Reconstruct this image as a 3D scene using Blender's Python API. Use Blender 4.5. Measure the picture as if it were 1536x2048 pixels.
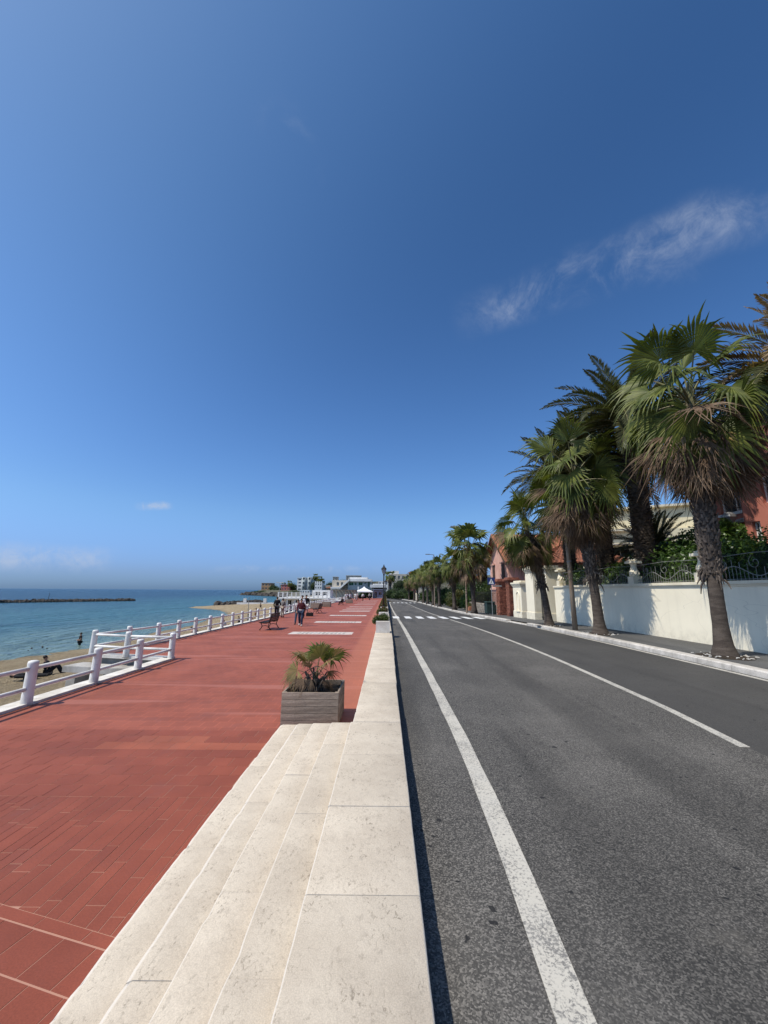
import bpy, bmesh, math, random
import numpy as np
from mathutils import Vector, Matrix
random.seed(7); RNG = np.random.default_rng(7)
sc = bpy.context.scene
for o in list(bpy.data.objects): bpy.data.objects.remove(o)
COL = sc.collection
R = math.radians

# ---------------------------------------------------------------- camera
FPX = 769.0; CH = 2.25
PITCH = math.atan((1181.7 - 1024) / FPX); ROLL = R(0.37)
YAW = math.atan(4 / FPX * math.cos(PITCH))
FW = np.array([-math.sin(YAW) * math.cos(PITCH), math.cos(YAW) * math.cos(PITCH), math.sin(PITCH)])
r0 = np.array([math.cos(YAW), math.sin(YAW), 0.0]); u0 = np.cross(r0, FW)
RT = math.cos(ROLL) * r0 + math.sin(ROLL) * u0; UP = -math.sin(ROLL) * r0 + math.cos(ROLL) * u0
CAM = np.array([0, 0, CH])
cd = bpy.data.cameras.new('camera'); cam = bpy.data.objects.new('camera', cd); COL.objects.link(cam)
cd.sensor_fit = 'HORIZONTAL'; cd.sensor_width = 36; cd.lens = FPX / 1536 * 36
cd.clip_start = 0.05; cd.clip_end = 60000
m = Matrix.Identity(4)
for i in range(3): m[i][0] = RT[i]; m[i][1] = UP[i]; m[i][2] = -FW[i]; m[i][3] = CAM[i]
cam.matrix_world = m
sc.camera = cam
def ray(x, y): return (x - 768) / FPX * RT - (y - 1024) / FPX * UP + FW
def atz(x, y, z=0.0):
    d = ray(x, y); return CAM + d * (z - CH) / d[2]
def aty(x, y, Y):                      # the point at distance Y along the promenade
    d = ray(x, y); return CAM + d * Y / d[1]
def atx(x, y, X):
    d = ray(x, y); return CAM + d * X / d[0]

# ---------------------------------------------------------------- light and sky
SUN_TRAVEL = Vector((.60, .24, -1.0)).normalized()
SUN_EL = math.asin(-SUN_TRAVEL.z); SUN_AZ = math.atan2(-SUN_TRAVEL.x, -SUN_TRAVEL.y)
world = bpy.data.worlds.new('World'); sc.world = world; world.use_nodes = True
wn = world.node_tree; wn.nodes.clear()
def N(nt, t, **kw):
    n = nt.nodes.new(t)
    for k, v in kw.items():
        if k.startswith('i_'): n.inputs[k[2:].replace('_', ' ')].default_value = v
        else: setattr(n, k, v)
    return n
def L(nt, a, b): nt.links.new(a, b)
def math_n(nt, op, a, b=None, c=None, clamp=False):
    n = N(nt, 'ShaderNodeMath', operation=op, use_clamp=clamp)
    for i, v in enumerate((a, b, c)):
        if v is None: continue
        if isinstance(v, (int, float)): n.inputs[i].default_value = v
        else: L(nt, v, n.inputs[i])
    return n.outputs[0]
def vmath(nt, op, a, b=None):
    n = N(nt, 'ShaderNodeVectorMath', operation=op)
    for i, v in enumerate((a, b)):
        if v is None: continue
        if isinstance(v, (tuple, list, Vector)): n.inputs[i].default_value = tuple(v)
        else: L(nt, v, n.inputs[i])
    return n
def ramp(nt, fac, lo, hi, a=0.0, b=1.0, smooth=True):
    n = N(nt, 'ShaderNodeMapRange', interpolation_type='SMOOTHSTEP' if smooth else 'LINEAR')
    n.clamp = True
    L(nt, fac, n.inputs['Value'])
    n.inputs['From Min'].default_value = lo; n.inputs['From Max'].default_value = hi
    n.inputs['To Min'].default_value = a; n.inputs['To Max'].default_value = b
    return n.outputs['Result']
def noise_n(nt, vec, scale, detail=4, rough=.55, dist=0.0):
    n = N(nt, 'ShaderNodeTexNoise'); n.inputs['Scale'].default_value = scale
    n.inputs['Detail'].default_value = detail; n.inputs['Roughness'].default_value = rough
    n.inputs['Distortion'].default_value = dist
    if vec is not None: L(nt, vec, n.inputs['Vector'])
    return n.outputs['Fac']
def mixc(nt, fac, a, b, mode='MIX'):
    n = N(nt, 'ShaderNodeMix', data_type='RGBA', blend_type=mode)
    for s, v in ((0, fac), (6, a), (7, b)):
        if isinstance(v, (int, float)): n.inputs[s].default_value = v
        elif isinstance(v, (tuple, list)): n.inputs[s].default_value = (*v[:3], 1)
        else: L(nt, v, n.inputs[s])
    return n.outputs[2]

sky = N(wn, 'ShaderNodeTexSky', sky_type='NISHITA')
sky.sun_disc = False; sky.sun_elevation = SUN_EL; sky.sun_rotation = SUN_AZ
sky.altitude = 10; sky.air_density = 1.0; sky.dust_density = 0.95; sky.ozone_density = 3.0
tc = N(wn, 'ShaderNodeTexCoord')
dirv = vmath(wn, 'NORMALIZE', tc.outputs['Generated']).outputs[0]
def cloud_arc(pa, pb, width, scale, lo, hi, seed, gain, fade=.12):
    """thin cloud along the arc between two directions of the sky"""
    a = Vector(ray(*pa)).normalized(); b = Vector(ray(*pb)).normalized()
    mid = ((a + b) / 2).normalized(); al = (b - a).normalized(); n = mid.cross(al).normalized()
    half = (b - a).length / 2
    warp = N(wn, 'ShaderNodeTexNoise'); warp.inputs['Scale'].default_value = scale * .45; warp.inputs['Detail'].default_value = 3
    off = vmath(wn, 'ADD', dirv, (seed, seed * .7, seed * 1.3)).outputs[0]
    L(wn, off, warp.inputs['Vector'])
    w = math_n(wn, 'MULTIPLY_ADD', warp.outputs['Fac'], width * 1.6, -width * .8)
    dn = vmath(wn, 'DOT_PRODUCT', dirv, n).outputs['Value']
    dist = math_n(wn, 'ABSOLUTE', math_n(wn, 'ADD', dn, w))
    across = ramp(wn, dist, 0.0, width, 1, 0)
    da = math_n(wn, 'ABSOLUTE', vmath(wn, 'DOT_PRODUCT', vmath(wn, 'SUBTRACT', dirv, mid).outputs[0], al).outputs['Value'])
    along = ramp(wn, da, half - fade, half + fade * .3, 1, 0)
    front = ramp(wn, vmath(wn, 'DOT_PRODUCT', dirv, mid).outputs['Value'], 0, .3)
    nz = math_n(wn, 'MULTIPLY', ramp(wn, noise_n(wn, off, scale, 8, .66, .5), lo, hi), ramp(wn, noise_n(wn, off, scale * 3.1, 6, .7, .8), .25, .7, .35, 1.15))
    v = math_n(wn, 'MULTIPLY', math_n(wn, 'MULTIPLY', across, along), math_n(wn, 'MULTIPLY', nz, front))
    return math_n(wn, 'MULTIPLY', v, gain)
cl = [cloud_arc((925, 640), (1600, 395), .062, 9, .36, .70, 3.9, .40),
      cloud_arc((1150, 600), (1420, 520), .03, 8, .40, .72, 8.4, .20, .08),
      cloud_arc((520, 200), (640, 380), .05, 8, .42, .75, 5.3, .15, .08),
      cloud_arc((268, 1010), (345, 1012), .013, 22, .3, .55, 1.7, .62, .02),
      cloud_arc((-120, 1118), (245, 1114), .035, 14, .34, .6, 6.6, .5, .08),
      cloud_arc((420, 1136), (760, 1136), .014, 18, .46, .68, 9.1, .25, .06)]
cs = cl[0]
for c in cl[1:]: cs = math_n(wn, 'ADD', cs, c)
cs = math_n(wn, 'MINIMUM', cs, .8)
hsv = N(wn, 'ShaderNodeHueSaturation'); hsv.inputs['Saturation'].default_value = 1.18; L(wn, sky.outputs[0], hsv.inputs['Color'])
sepd = N(wn, 'ShaderNodeSeparateXYZ'); L(wn, dirv, sepd.inputs[0])
air = mixc(wn, ramp(wn, sepd.outputs['Z'], 0.0, .20), (.50, .74, 1.50), (1.06, 1.23, 1.46))
air = mixc(wn, ramp(wn, sepd.outputs['Z'], .25, .85), air, (.76, .95, 1.10))      # sea haze: the air near the horizon stays blue
glow = ramp(wn, vmath(wn, 'DOT_PRODUCT', dirv, -SUN_TRAVEL).outputs['Value'], .3, 1.0, 0.0, 1.0)     # the sky is brighter towards the sun
glc = mixc(wn, glow, (1, 1, 1), (1.58, 1.46, 1.28))
air = mixc(wn, 1.0, air, mixc(wn, ramp(wn, sepd.outputs['Z'], 0.0, .045), (1.0, 1.12, 1.10), (1, 1, 1)), 'MULTIPLY')
skyb = mixc(wn, 1.0, mixc(wn, 1.0, hsv.outputs[0], air, 'MULTIPLY'), glc, 'MULTIPLY')
skyc = mixc(wn, cs, skyb, (5.2, 5.8, 7.0))
bg = N(wn, 'ShaderNodeBackground'); bg.inputs['Strength'].default_value = 0.112
L(wn, skyc, bg.inputs['Color'])
wo = N(wn, 'ShaderNodeOutputWorld'); L(wn, bg.outputs[0], wo.inputs['Surface'])

sl = bpy.data.lights.new('sun', 'SUN'); sl.energy = 4.8; sl.angle = R(.53); sl.color = (1.0, .94, .83)
so = bpy.data.objects.new('sun', sl); COL.objects.link(so)
so.rotation_euler = SUN_TRAVEL.to_track_quat('-Z', 'Y').to_euler(); so.location = (-20, -14, 40)
sc.view_settings.view_transform = 'Standard'; sc.view_settings.look = 'None'
sc.view_settings.exposure = -0.12; sc.view_settings.gamma = 1.0; sc.view_settings.use_curve_mapping = False
sc.render.resolution_x = 768; sc.render.resolution_y = 1024

# ---------------------------------------------------------------- materials
def mk(name):
    mt = bpy.data.materials.new(name); mt.use_nodes = True
    nt = mt.node_tree; b = nt.nodes['Principled BSDF']
    return mt, nt, b
def posn(nt): return N(nt, 'ShaderNodeNewGeometry').outputs['Position']
def bump(nt, b, h, strength, dist):
    n = N(nt, 'ShaderNodeBump'); n.inputs['Strength'].default_value = strength; n.inputs['Distance'].default_value = dist
    L(nt, h, n.inputs['Height']); L(nt, n.outputs[0], b.inputs['Normal'])
def var_rand(nt, col, amt):
    oi = N(nt, 'ShaderNodeObjectInfo'); ge = N(nt, 'ShaderNodeNewGeometry')
    s = math_n(nt, 'FRACT', math_n(nt, 'ADD', oi.outputs['Random'], ge.outputs['Random Per Island']))
    f = ramp(nt, s, 0, 1, 1 - amt, 1 + amt, False)
    hs = N(nt, 'ShaderNodeHueSaturation'); L(nt, f, hs.inputs['Value']); L(nt, col, hs.inputs['Color'])
    return hs.outputs[0]
MATS = {}
def pm(name, c1, c2=None, scale=3.0, rough=.8, bmp=.15, bscale=30.0, bdist=.01, fine=.12, fscale=60.0, var=0.0, spec=.3, metal=0.0, coord='pos', lo=.35, hi=.65, stretch=None):
    mt, nt, b = mk(name)
    v = posn(nt) if coord == 'pos' else N(nt, 'ShaderNodeTexCoord').outputs['Object']
    if stretch:
        mp = N(nt, 'ShaderNodeMapping'); mp.inputs['Scale'].default_value = stretch; L(nt, v, mp.inputs['Vector']); v = mp.outputs[0]
    c2 = c2 or tuple(x * .8 for x in c1)
    col = mixc(nt, ramp(nt, noise_n(nt, v, scale, 5), lo, hi), c1, c2)
    if fine:
        f = ramp(nt, noise_n(nt, v, fscale, 3, .6), .3, .7, 1 - fine, 1 + fine)
        cc = N(nt, 'ShaderNodeCombineColor')
        for i in range(3): L(nt, f, cc.inputs[i])
        col = mixc(nt, 1.0, col, cc.outputs[0], 'MULTIPLY')
    if var: col = var_rand(nt, col, var)
    L(nt, col, b.inputs['Base Color'])
    b.inputs['Roughness'].default_value = rough; b.inputs['Specular IOR Level'].default_value = spec
    b.inputs['Metallic'].default_value = metal
    if bmp: bump(nt, b, noise_n(nt, v, bscale, 4, .6), bmp, bdist)
    MATS[name] = mt
    return mt
def leafmat(name, c1, c2, trans=.3, rough=.5, var=.25, spec=.35, scale=1.5):
    mt, nt, b = mk(name)
    v = posn(nt)
    col = var_rand(nt, mixc(nt, ramp(nt, noise_n(nt, v, scale, 3), .35, .65), c1, c2), var)
    L(nt, col, b.inputs['Base Color']); b.inputs['Roughness'].default_value = rough; b.inputs['Specular IOR Level'].default_value = spec
    tr = N(nt, 'ShaderNodeBsdfTranslucent')
    L(nt, mixc(nt, 1.0, col, (1.2, 1.35, .6), 'MULTIPLY'), tr.inputs['Color'])
    mx = N(nt, 'ShaderNodeMixShader'); mx.inputs[0].default_value = trans
    L(nt, b.outputs[0], mx.inputs[1]); L(nt, tr.outputs[0], mx.inputs[2])
    L(nt, mx.outputs[0], nt.nodes['Material Output'].inputs['Surface'])
    MATS[name] = mt
    return mt

def travertine():
    mt, nt, b = mk('travertine'); v = posn(nt)
    col = mixc(nt, ramp(nt, noise_n(nt, v, 2.2, 6, .6), .3, .7), (.60, .52, .415), (.50, .425, .335))
    mp = N(nt, 'ShaderNodeMapping'); mp.inputs['Scale'].default_value = (1, .62, 1); L(nt, v, mp.inputs['Vector'])
    pits = noise_n(nt, mp.outputs[0], 42, 6, .78, .7)
    pm_ = ramp(nt, pits, .53, .63)
    big = ramp(nt, noise_n(nt, v, 5.5, 4), .42, .62)
    pmask = math_n(nt, 'MULTIPLY', pm_, math_n(nt, 'MULTIPLY_ADD', big, .75, .2))
    col = mixc(nt, math_n(nt, 'MULTIPLY', pmask, .7), col, (.19, .155, .115))
    bl = ramp(nt, noise_n(nt, v, 13, 4, .7), .55, .72)
    col = mixc(nt, math_n(nt, 'MULTIPLY', bl, .4), col, (.35, .30, .24))
    gr = ramp(nt, noise_n(nt, v, 160, 2, .5), .3, .7, .9, 1.08)
    cc = N(nt, 'ShaderNodeCombineColor')
    for i in range(3): L(nt, gr, cc.inputs[i])
    col = mixc(nt, 1.0, col, cc.outputs[0], 'MULTIPLY')
    col = var_rand(nt, col, .07)
    # pale nosings: the stone gets paler as its face tilts from level
    ge = N(nt, 'ShaderNodeNewGeometry'); sx = N(nt, 'ShaderNodeSeparateXYZ'); L(nt, ge.outputs['Normal'], sx.inputs[0])
    edge = ramp(nt, sx.outputs['Z'], .985, .85)
    col = mixc(nt, math_n(nt, 'MULTIPLY', edge, .5), col, (.68, .64, .58))
    L(nt, col, b.inputs['Base Color']); b.inputs['Roughness'].default_value = .85; b.inputs['Specular IOR Level'].default_value = .25
    h = math_n(nt, 'ADD', math_n(nt, 'MULTIPLY', pits, -.6), noise_n(nt, v, 18, 4))
    bump(nt, b, h, .35, .012)
    return mt
M_TRAV = travertine()
def asphalt(name, dark, light, grain):
    mt, nt, b = mk(name); v = posn(nt)
    vo = N(nt, 'ShaderNodeTexVoronoi'); vo.inputs['Scale'].default_value = 120; L(nt, v, vo.inputs['Vector'])
    sp = N(nt, 'ShaderNodeSeparateColor'); L(nt, vo.outputs['Color'], sp.inputs[0])
    g = math_n(nt, 'POWER', sp.outputs[0], 2.0)
    n2 = noise_n(nt, v, 240, 2, .6)
    f = math_n(nt, 'ADD', math_n(nt, 'MULTIPLY', g, grain), math_n(nt, 'MULTIPLY', n2, 1 - grain))
    col = mixc(nt, f, dark, light)
    wear = ramp(nt, noise_n(nt, v, .55, 5, .6), .42, .72)
    col = mixc(nt, math_n(nt, 'MULTIPLY', wear, .14), col, tuple(x * 1.5 for x in light))
    mp = N(nt, 'ShaderNodeMapping'); mp.inputs['Scale'].default_value = (1.1, .1, 1); L(nt, v, mp.inputs['Vector'])
    tr = ramp(nt, noise_n(nt, mp.outputs[0], 1.0, 3), .45, .65)
    col = mixc(nt, math_n(nt, 'MULTIPLY', tr, .35), col, tuple(x * .75 for x in dark))
    dust = ramp(nt, noise_n(nt, v, 1.3, 5, .7, .6), .62, .8)
    col = mixc(nt, math_n(nt, 'MULTIPLY', dust, .45), col, (.2, .18, .15))
    sx = N(nt, 'ShaderNodeTexNoise'); sx.inputs['Scale'].default_value = 13; sx.inputs['Detail'].default_value = 1; L(nt, v, sx.inputs['Vector'])
    spot = ramp(nt, sx.outputs['Fac'], .735, .76)
    col = mixc(nt, math_n(nt, 'MULTIPLY', spot, .85), col, (.012, .012, .013))
    L(nt, col, b.inputs['Base Color']); b.inputs['Roughness'].default_value = .8; b.inputs['Specular IOR Level'].default_value = .3
    bump(nt, b, g, .6, .006)
    return mt
M_ASPH = asphalt('asphalt_worn', (.02, .0195, .0185), (.235, .217, .193), .82)
M_ASPH2 = asphalt('asphalt_smooth', (.037, .0355, .034), (.108, .102, .093), .5)
M_WALK = asphalt('footway_asphalt', (.05, .05, .051), (.16, .157, .15), .5)
def paint(name, c=(.52, .485, .415), wear=.5):
    mt, nt, b = mk(name); v = posn(nt)
    n = noise_n(nt, v, 55, 5, .75, .3); big = noise_n(nt, v, 2.5, 3)
    thr = ramp(nt, math_n(nt, 'ADD', n, math_n(nt, 'MULTIPLY', big, .3)), .62, .76)
    col = mixc(nt, math_n(nt, 'MULTIPLY', thr, wear), c, (.13, .125, .12))
    col = mixc(nt, ramp(nt, noise_n(nt, v, 4, 4), .4, .7, 0, .3), col, (.45, .43, .39))
    L(nt, col, b.inputs['Base Color']); b.inputs['Roughness'].default_value = .75
    bump(nt, b, n, .3, .004)
    return mt
M_LINE = paint('road_paint', wear=.85); M_LINE2 = paint('crossing_paint', (.74, .74, .73), .2)

def tile_color(nt, v):
    a = mixc(nt, ramp(nt, noise_n(nt, v, .9, 5), .35, .65), (.25, .069, .039), (.31, .088, .051))
    st = ramp(nt, noise_n(nt, v, 1.7, 6, .7, .4), .5, .75)
    a = mixc(nt, math_n(nt, 'MULTIPLY', st, .4), a, (.22, .085, .07))
    f = ramp(nt, noise_n(nt, v, 90, 3, .6), .3, .7, .88, 1.12)
    cc = N(nt, 'ShaderNodeCombineColor')
    for i in range(3): L(nt, f, cc.inputs[i])
    return mixc(nt, 1.0, a, cc.outputs[0], 'MULTIPLY')
def tilemat():
    mt, nt, b = mk('red_paver'); v = posn(nt)
    col = var_rand(nt, tile_color(nt, v), .06)
    oi = N(nt, 'ShaderNodeObjectInfo'); col = mixc(nt, 1.0, col, oi.outputs['Color'], 'MULTIPLY'); col = mixc(nt, 1.0, col, (.89, .81, .75), 'MULTIPLY')  # darker tint on near pavers: their weaker sheen is put into the colour
    L(nt, col, b.inputs['Base Color']); b.inputs['Roughness'].default_value = .62; b.inputs['Specular IOR Level'].default_value = .3
    bump(nt, b, noise_n(nt, v, 160, 3), .12, .004)
    return mt
M_TILE = tilemat()
TILE_END = 6.86
def promsheet():
    mt, nt, b = mk('red_paving'); v = posn(nt)
    base = tile_color(nt, v)
    br = N(nt, 'ShaderNodeTexBrick'); br.offset = .5; br.offset_frequency = 2
    br.inputs['Scale'].default_value = 1; br.inputs['Brick Width'].default_value = .26; br.inputs['Row Height'].default_value = .26
    br.inputs['Mortar Size'].default_value = .006; br.inputs['Mortar Smooth'].default_value = .3; br.inputs['Bias'].default_value = 0
    br.inputs['Color1'].default_value = (.94, .94, .94, 1); br.inputs['Color2'].default_value = (1.06, 1.06, 1.06, 1); br.inputs['Mortar'].default_value = (1.45, 1.4, 1.35, 1)
    L(nt, v, br.inputs['Vector'])
    sx = N(nt, 'ShaderNodeSeparateXYZ'); L(nt, v, sx.inputs[0])
    col = mixc(nt, 1.0, base, br.outputs['Color'], 'MULTIPLY')
    # replaced courses, a little paler, that run right across
    mp = N(nt, 'ShaderNodeMapping'); mp.inputs['Scale'].default_value = (.12, 1.6, 1); L(nt, v, mp.inputs['Vector'])
    crs = ramp(nt, noise_n(nt, mp.outputs[0], 1, 2, .6), .56, .66)
    col = mixc(nt, math_n(nt, 'MULTIPLY', crs, .55), col, (.40, .15, .11))
    dk = ramp(nt, noise_n(nt, mp.outputs[0], 2.3, 2, .6), .58, .68)
    col = mixc(nt, math_n(nt, 'MULTIPLY', dk, .35), col, (.22, .07, .05))
    strip = ramp(nt, sx.outputs['X'], -1.35, -1.1)
    col = mixc(nt, math_n(nt, 'MULTIPLY', strip, .5), col, (.42, .15, .085))
    near = math_n(nt, 'LESS_THAN', sx.outputs['Y'], TILE_END)
    col = mixc(nt, near, col, (.43, .22, .155))
    L(nt, col, b.inputs['Base Color']); b.inputs['Roughness'].default_value = .66; b.inputs['Specular IOR Level'].default_value = .3
    bump(nt, b, br.outputs['Fac'], .25, -.004)
    return mt
M_PROM = promsheet()
def seamat():
    mt, nt, b = mk('sea_water'); v = posn(nt)
    sx = N(nt, 'ShaderNodeSeparateXYZ'); L(nt, v, sx.inputs[0])
    out = math_n(nt, 'ADD', math_n(nt, 'MULTIPLY', sx.outputs['X'], -1), math_n(nt, 'MULTIPLY', noise_n(nt, v, .05, 3), 22))
    c = mixc(nt, ramp(nt, out, 32, 62), (.15, .22, .185), (.038, .125, .135))
    c = mixc(nt, ramp(nt, out, 60, 190), c, (.008, .04, .068))
    mp = N(nt, 'ShaderNodeMapping'); mp.inputs['Scale'].default_value = (.35, 1, 1); mp.inputs['Rotation'].default_value = (0, 0, .5); L(nt, v, mp.inputs['Vector'])
    weed = ramp(nt, noise_n(nt, mp.outputs[0], .06, 4, .6), .5, .66)
    c = mixc(nt, math_n(nt, 'MULTIPLY', weed, .55), c, (.012, .05, .085))
    foam = math_n(nt, 'MULTIPLY', ramp(nt, noise_n(nt, v, 1.4, 4, .7), .62, .7), ramp(nt, out, 33, 40, 1, 0))
    c = mixc(nt, math_n(nt, 'MULTIPLY', foam, .5), c, (.6, .62, .6))
    L(nt, c, b.inputs['Base Color']); b.inputs['Roughness'].default_value = .25; b.inputs['Specular IOR Level'].default_value = .2
    mp2 = N(nt, 'ShaderNodeMapping'); mp2.inputs['Scale'].default_value = (1, .5, 1); mp2.inputs['Rotation'].default_value = (0, 0, .25); L(nt, v, mp2.inputs['Vector'])
    h = math_n(nt, 'ADD', noise_n(nt, mp2.outputs[0], .9, 5, .62, .3), math_n(nt, 'MULTIPLY', noise_n(nt, mp2.outputs[0], .12, 3), 2.2))
    bump(nt, b, h, 1.0, 1.5)
    return mt
M_SEA = seamat()
def sandmat():
    mt, nt, b = mk('beach_sand'); v = posn(nt)
    c = mixc(nt, ramp(nt, noise_n(nt, v, .6, 6, .65), .35, .68), (.46, .365, .235), (.36, .275, .17))
    c = mixc(nt, ramp(nt, noise_n(nt, v, 7, 6, .8), .45, .62, 0, .65), c, (.2, .155, .095))
    sx = N(nt, 'ShaderNodeSeparateXYZ'); L(nt, v, sx.inputs[0])
    wet = ramp(nt, sx.outputs['Z'], -2.42, -2.6)
    c = mixc(nt, math_n(nt, 'MULTIPLY', wet, .55), c, (.2, .16, .11))
    L(nt, c, b.inputs['Base Color']); b.inputs['Roughness'].default_value = .95; b.inputs['Specular IOR Level'].default_value = .1
    bump(nt, b, noise_n(nt, v, 4.5, 6, .75), 1.0, .35)
    return mt
M_SAND = sandmat()
pm('ground_soil', (.13, .115, .08), (.075, .075, .04), .5)
pm('white_paint', (.80, .79, .77), (.70, .68, .65), 2.0, .6, .1, 40, .006, .05)
pm('white_stone', (.70, .67, .62), (.55, .51, .45), 3.0, .85, .3, 30, .01, .1)
pm('inlay_stone', (.60, .53, .49), (.48, .40, .36), 3.0, .8, .2, 30, .006, .12)
pm('kerb_stone', (.56, .52, .47), (.40, .37, .33), 4.0, .85, .4, 25, .015, .15, var=.12)
pm('concrete', (.45, .43, .40), (.30, .28, .25), 2.0, .9, .3, 25, .01, .12)
pm('cream_wall', (.86, .79, .60), (.80, .73, .55), .8, .85, .12, 18, .01, .04, 25)
pm('cream_trim', (.78, .71, .55), (.68, .61, .46), 1.5, .8, .15, 25, .008, .05)
pm('tan_render', (.42, .36, .29), (.36, .31, .25), 1.5, .85, .15, 25, .008, .05)
pm('coral_render', (.50, .185, .135), (.45, .16, .115), .8, .85, .12, 20, .01, .05)
pm('pink_render', (.66, .40, .325), (.58, .33, .265), 1.2, .85, .15, 20, .01, .07)
pm('pale_yellow', (.74, .66, .45), (.66, .58, .39), .8, .85, .1, 20, .01, .04)
pm('town_white', (.76, .75, .73), (.64, .63, .60), .3, .8, .05, 10, .01, .04, 8)
pm('town_grey', (.38, .42, .42), (.32, .36, .36), .3, .8, .05, 10, .01, .04, 8)
pm('town_pink', (.50, .17, .15), (.42, .14, .12), .3, .8, .05, 10, .01, .04, 8)
pm('town_ochre', (.42, .26, .14), (.32, .19, .10), .3, .8, .05, 10, .01, .06, 8)
pm('town_beige', (.55, .49, .40), (.46, .41, .33), .3, .8, .05, 10, .01, .05, 8)
pm('roof_tile', (.33, .125, .07), (.22, .085, .05), 2.5, .9, .3, 12, .03, .2, 20, var=.15)
pm('brick_old', (.34, .135, .085), (.18, .07, .048), 5, .95, .6, 25, .03, .3, 40, var=.22)
pm('brown_shutter', (.12, .075, .055), (.085, .05, .038), 3, .7, .1)
pm('dark_eave', (.09, .055, .038), (.06, .038, .028), 3, .85, .1)
pm('grey_wood', (.36, .285, .22), (.22, .17, .13), 2.0, .85, .5, 12, .01, .25, 40, var=.18, coord='obj', stretch=(1, 8, 8))
pm('bench_wood', (.038, .022, .016), (.024, .014, .011), 6, .6, .3, 30, .005, .15, var=.15)
pm('cast_iron', (.02, .018, .017), (.035, .03, .026), 8, .5, .2, 40, .004, .1, metal=.3, spec=.5)
pm('wrought_iron', (.24, .24, .23), (.15, .145, .135), 8, .6, .2, 40, .004, .1, spec=.4)
pm('galv_steel', (.32, .32, .32), (.24, .24, .24), 5, .5, .1, 40, .004, .1, metal=.5)
pm('pole_wood', (.22, .15, .10), (.30, .24, .18), 1.6, .8, .4, 20, .01, .2, stretch=(4, 4, .5))
pm('palm_trunk', (.058, .045, .037), (.10, .08, .065), 3, .95, .6, 20, .02, .25, 40, stretch=(1, 1, 4))
pm('leaf_base', (.055, .043, .036), (.14, .112, .09), 9, .9, .4, 30, .01, .25, 60, var=.35)
pm('phoenix_base', (.038, .029, .022), (.095, .072, .054), 8, .95, .4, 30, .01, .25, 60, var=.3)
pm('petiole', (.16, .155, .055), (.11, .085, .04), 4, .55, .1, spec=.4, var=.2)
pm('soil', (.05, .036, .025), (.03, .022, .015), 12, .95, .8, 40, .02, .3)
pm('rock', (.085, .072, .06), (.05, .043, .037), 1.5, .9, .8, 6, .1, .2, 10, var=.3)
pm('rubble_stone', (.33, .29, .24), (.22, .19, .155), 4, .9, .5, 20, .02, .2, 30, var=.25)
pm('tent_cloth', (.82, .82, .82), (.78, .78, .79), 1, .7, .1, 8, .02, 0)
pm('blue_grey_panel', (.16, .20, .27), (.13, .16, .22), 1, .6, 0)
pm('sign_blue', (.012, .035, .16), (.011, .03, .14), 3, .4, 0, fine=0, spec=.5)
pm('sign_white', (.78, .78, .78), (.74, .74, .74), 3, .45, 0, fine=0)
pm('sign_black', (.015, .015, .015), (.02, .02, .02), 3, .5, 0, fine=0)
pm('bin_green', (.02, .04, .036), (.03, .05, .045), 3, .5, .1)
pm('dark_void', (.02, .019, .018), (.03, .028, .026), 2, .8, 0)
pm('green_awning', (.02, .10, .055), (.018, .08, .045), 2, .7, 0)
pm('terracotta', (.36, .16, .09), (.28, .12, .07), 4, .9, .2)
mt, nt, b = mk('window_glass'); b.inputs['Base Color'].default_value = (.035, .045, .05, 1); b.inputs['Roughness'].default_value = .06; b.inputs['Specular IOR Level'].default_value = .9
bump(nt, b, noise_n(nt, posn(nt), 1.2, 2), .06, .1); MATS['window_glass'] = mt
mt, nt, b = mk('lamp_glass'); b.inputs['Base Color'].default_value = (.45, .44, .42, 1); b.inputs['Roughness'].default_value = .15; b.inputs['Transmission Weight'].default_value = .6; MATS['lamp_glass'] = mt
leafmat('fan_green', (.062, .084, .014), (.15, .165, .036), .22, .5, .3, .3)
leafmat('fan_yellow', (.17, .14, .045), (.27, .20, .085), .22, .45, .25, .4)
leafmat('fan_dead', (.105, .064, .040), (.21, .145, .095), .15, .7, .4, .2)
leafmat('phoenix_green', (.056, .062, .024), (.10, .10, .04), .15, .45, .25, .45)
leafmat('phoenix_dry', (.30, .215, .13), (.22, .15, .09), .15, .65, .3, .2)
leafmat('hedge_leaf', (.05, .10, .02), (.095, .155, .032), .25, .4, .4, .45, 1.2)
leafmat('shrub_leaf', (.03, .06, .015), (.06, .09, .022), .25, .5, .4, .35, .6)
leafmat('olive_leaf', (.07, .085, .03), (.12, .11, .035), .25, .5, .4, .3, .5)
leafmat('planter_leaf', (.05, .085, .02), (.10, .12, .03), .25, .5, .4, .35, 2)
leafmat('flower_red', (.22, .05, .03), (.16, .06, .03), .25, .5, .4, .3, 2)
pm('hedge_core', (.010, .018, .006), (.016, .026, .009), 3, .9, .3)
CLOTH = {}
def cloth(c, name=None):
    k = tuple(round(x, 3) for x in c)
    if k not in CLOTH: CLOTH[k] = pm('cloth_%d' % len(CLOTH), c, tuple(x * .75 for x in c), 12, .9, .3, 60, .006, .1, coord='obj')
    return CLOTH[k]
pm('skin', (.42, .24, .16), (.36, .20, .13), 10, .55, .1, coord='obj'); pm('hair_dark', (.018, .013, .01), (.03, .02, .014), 20, .6, .3, coord='obj')
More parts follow.
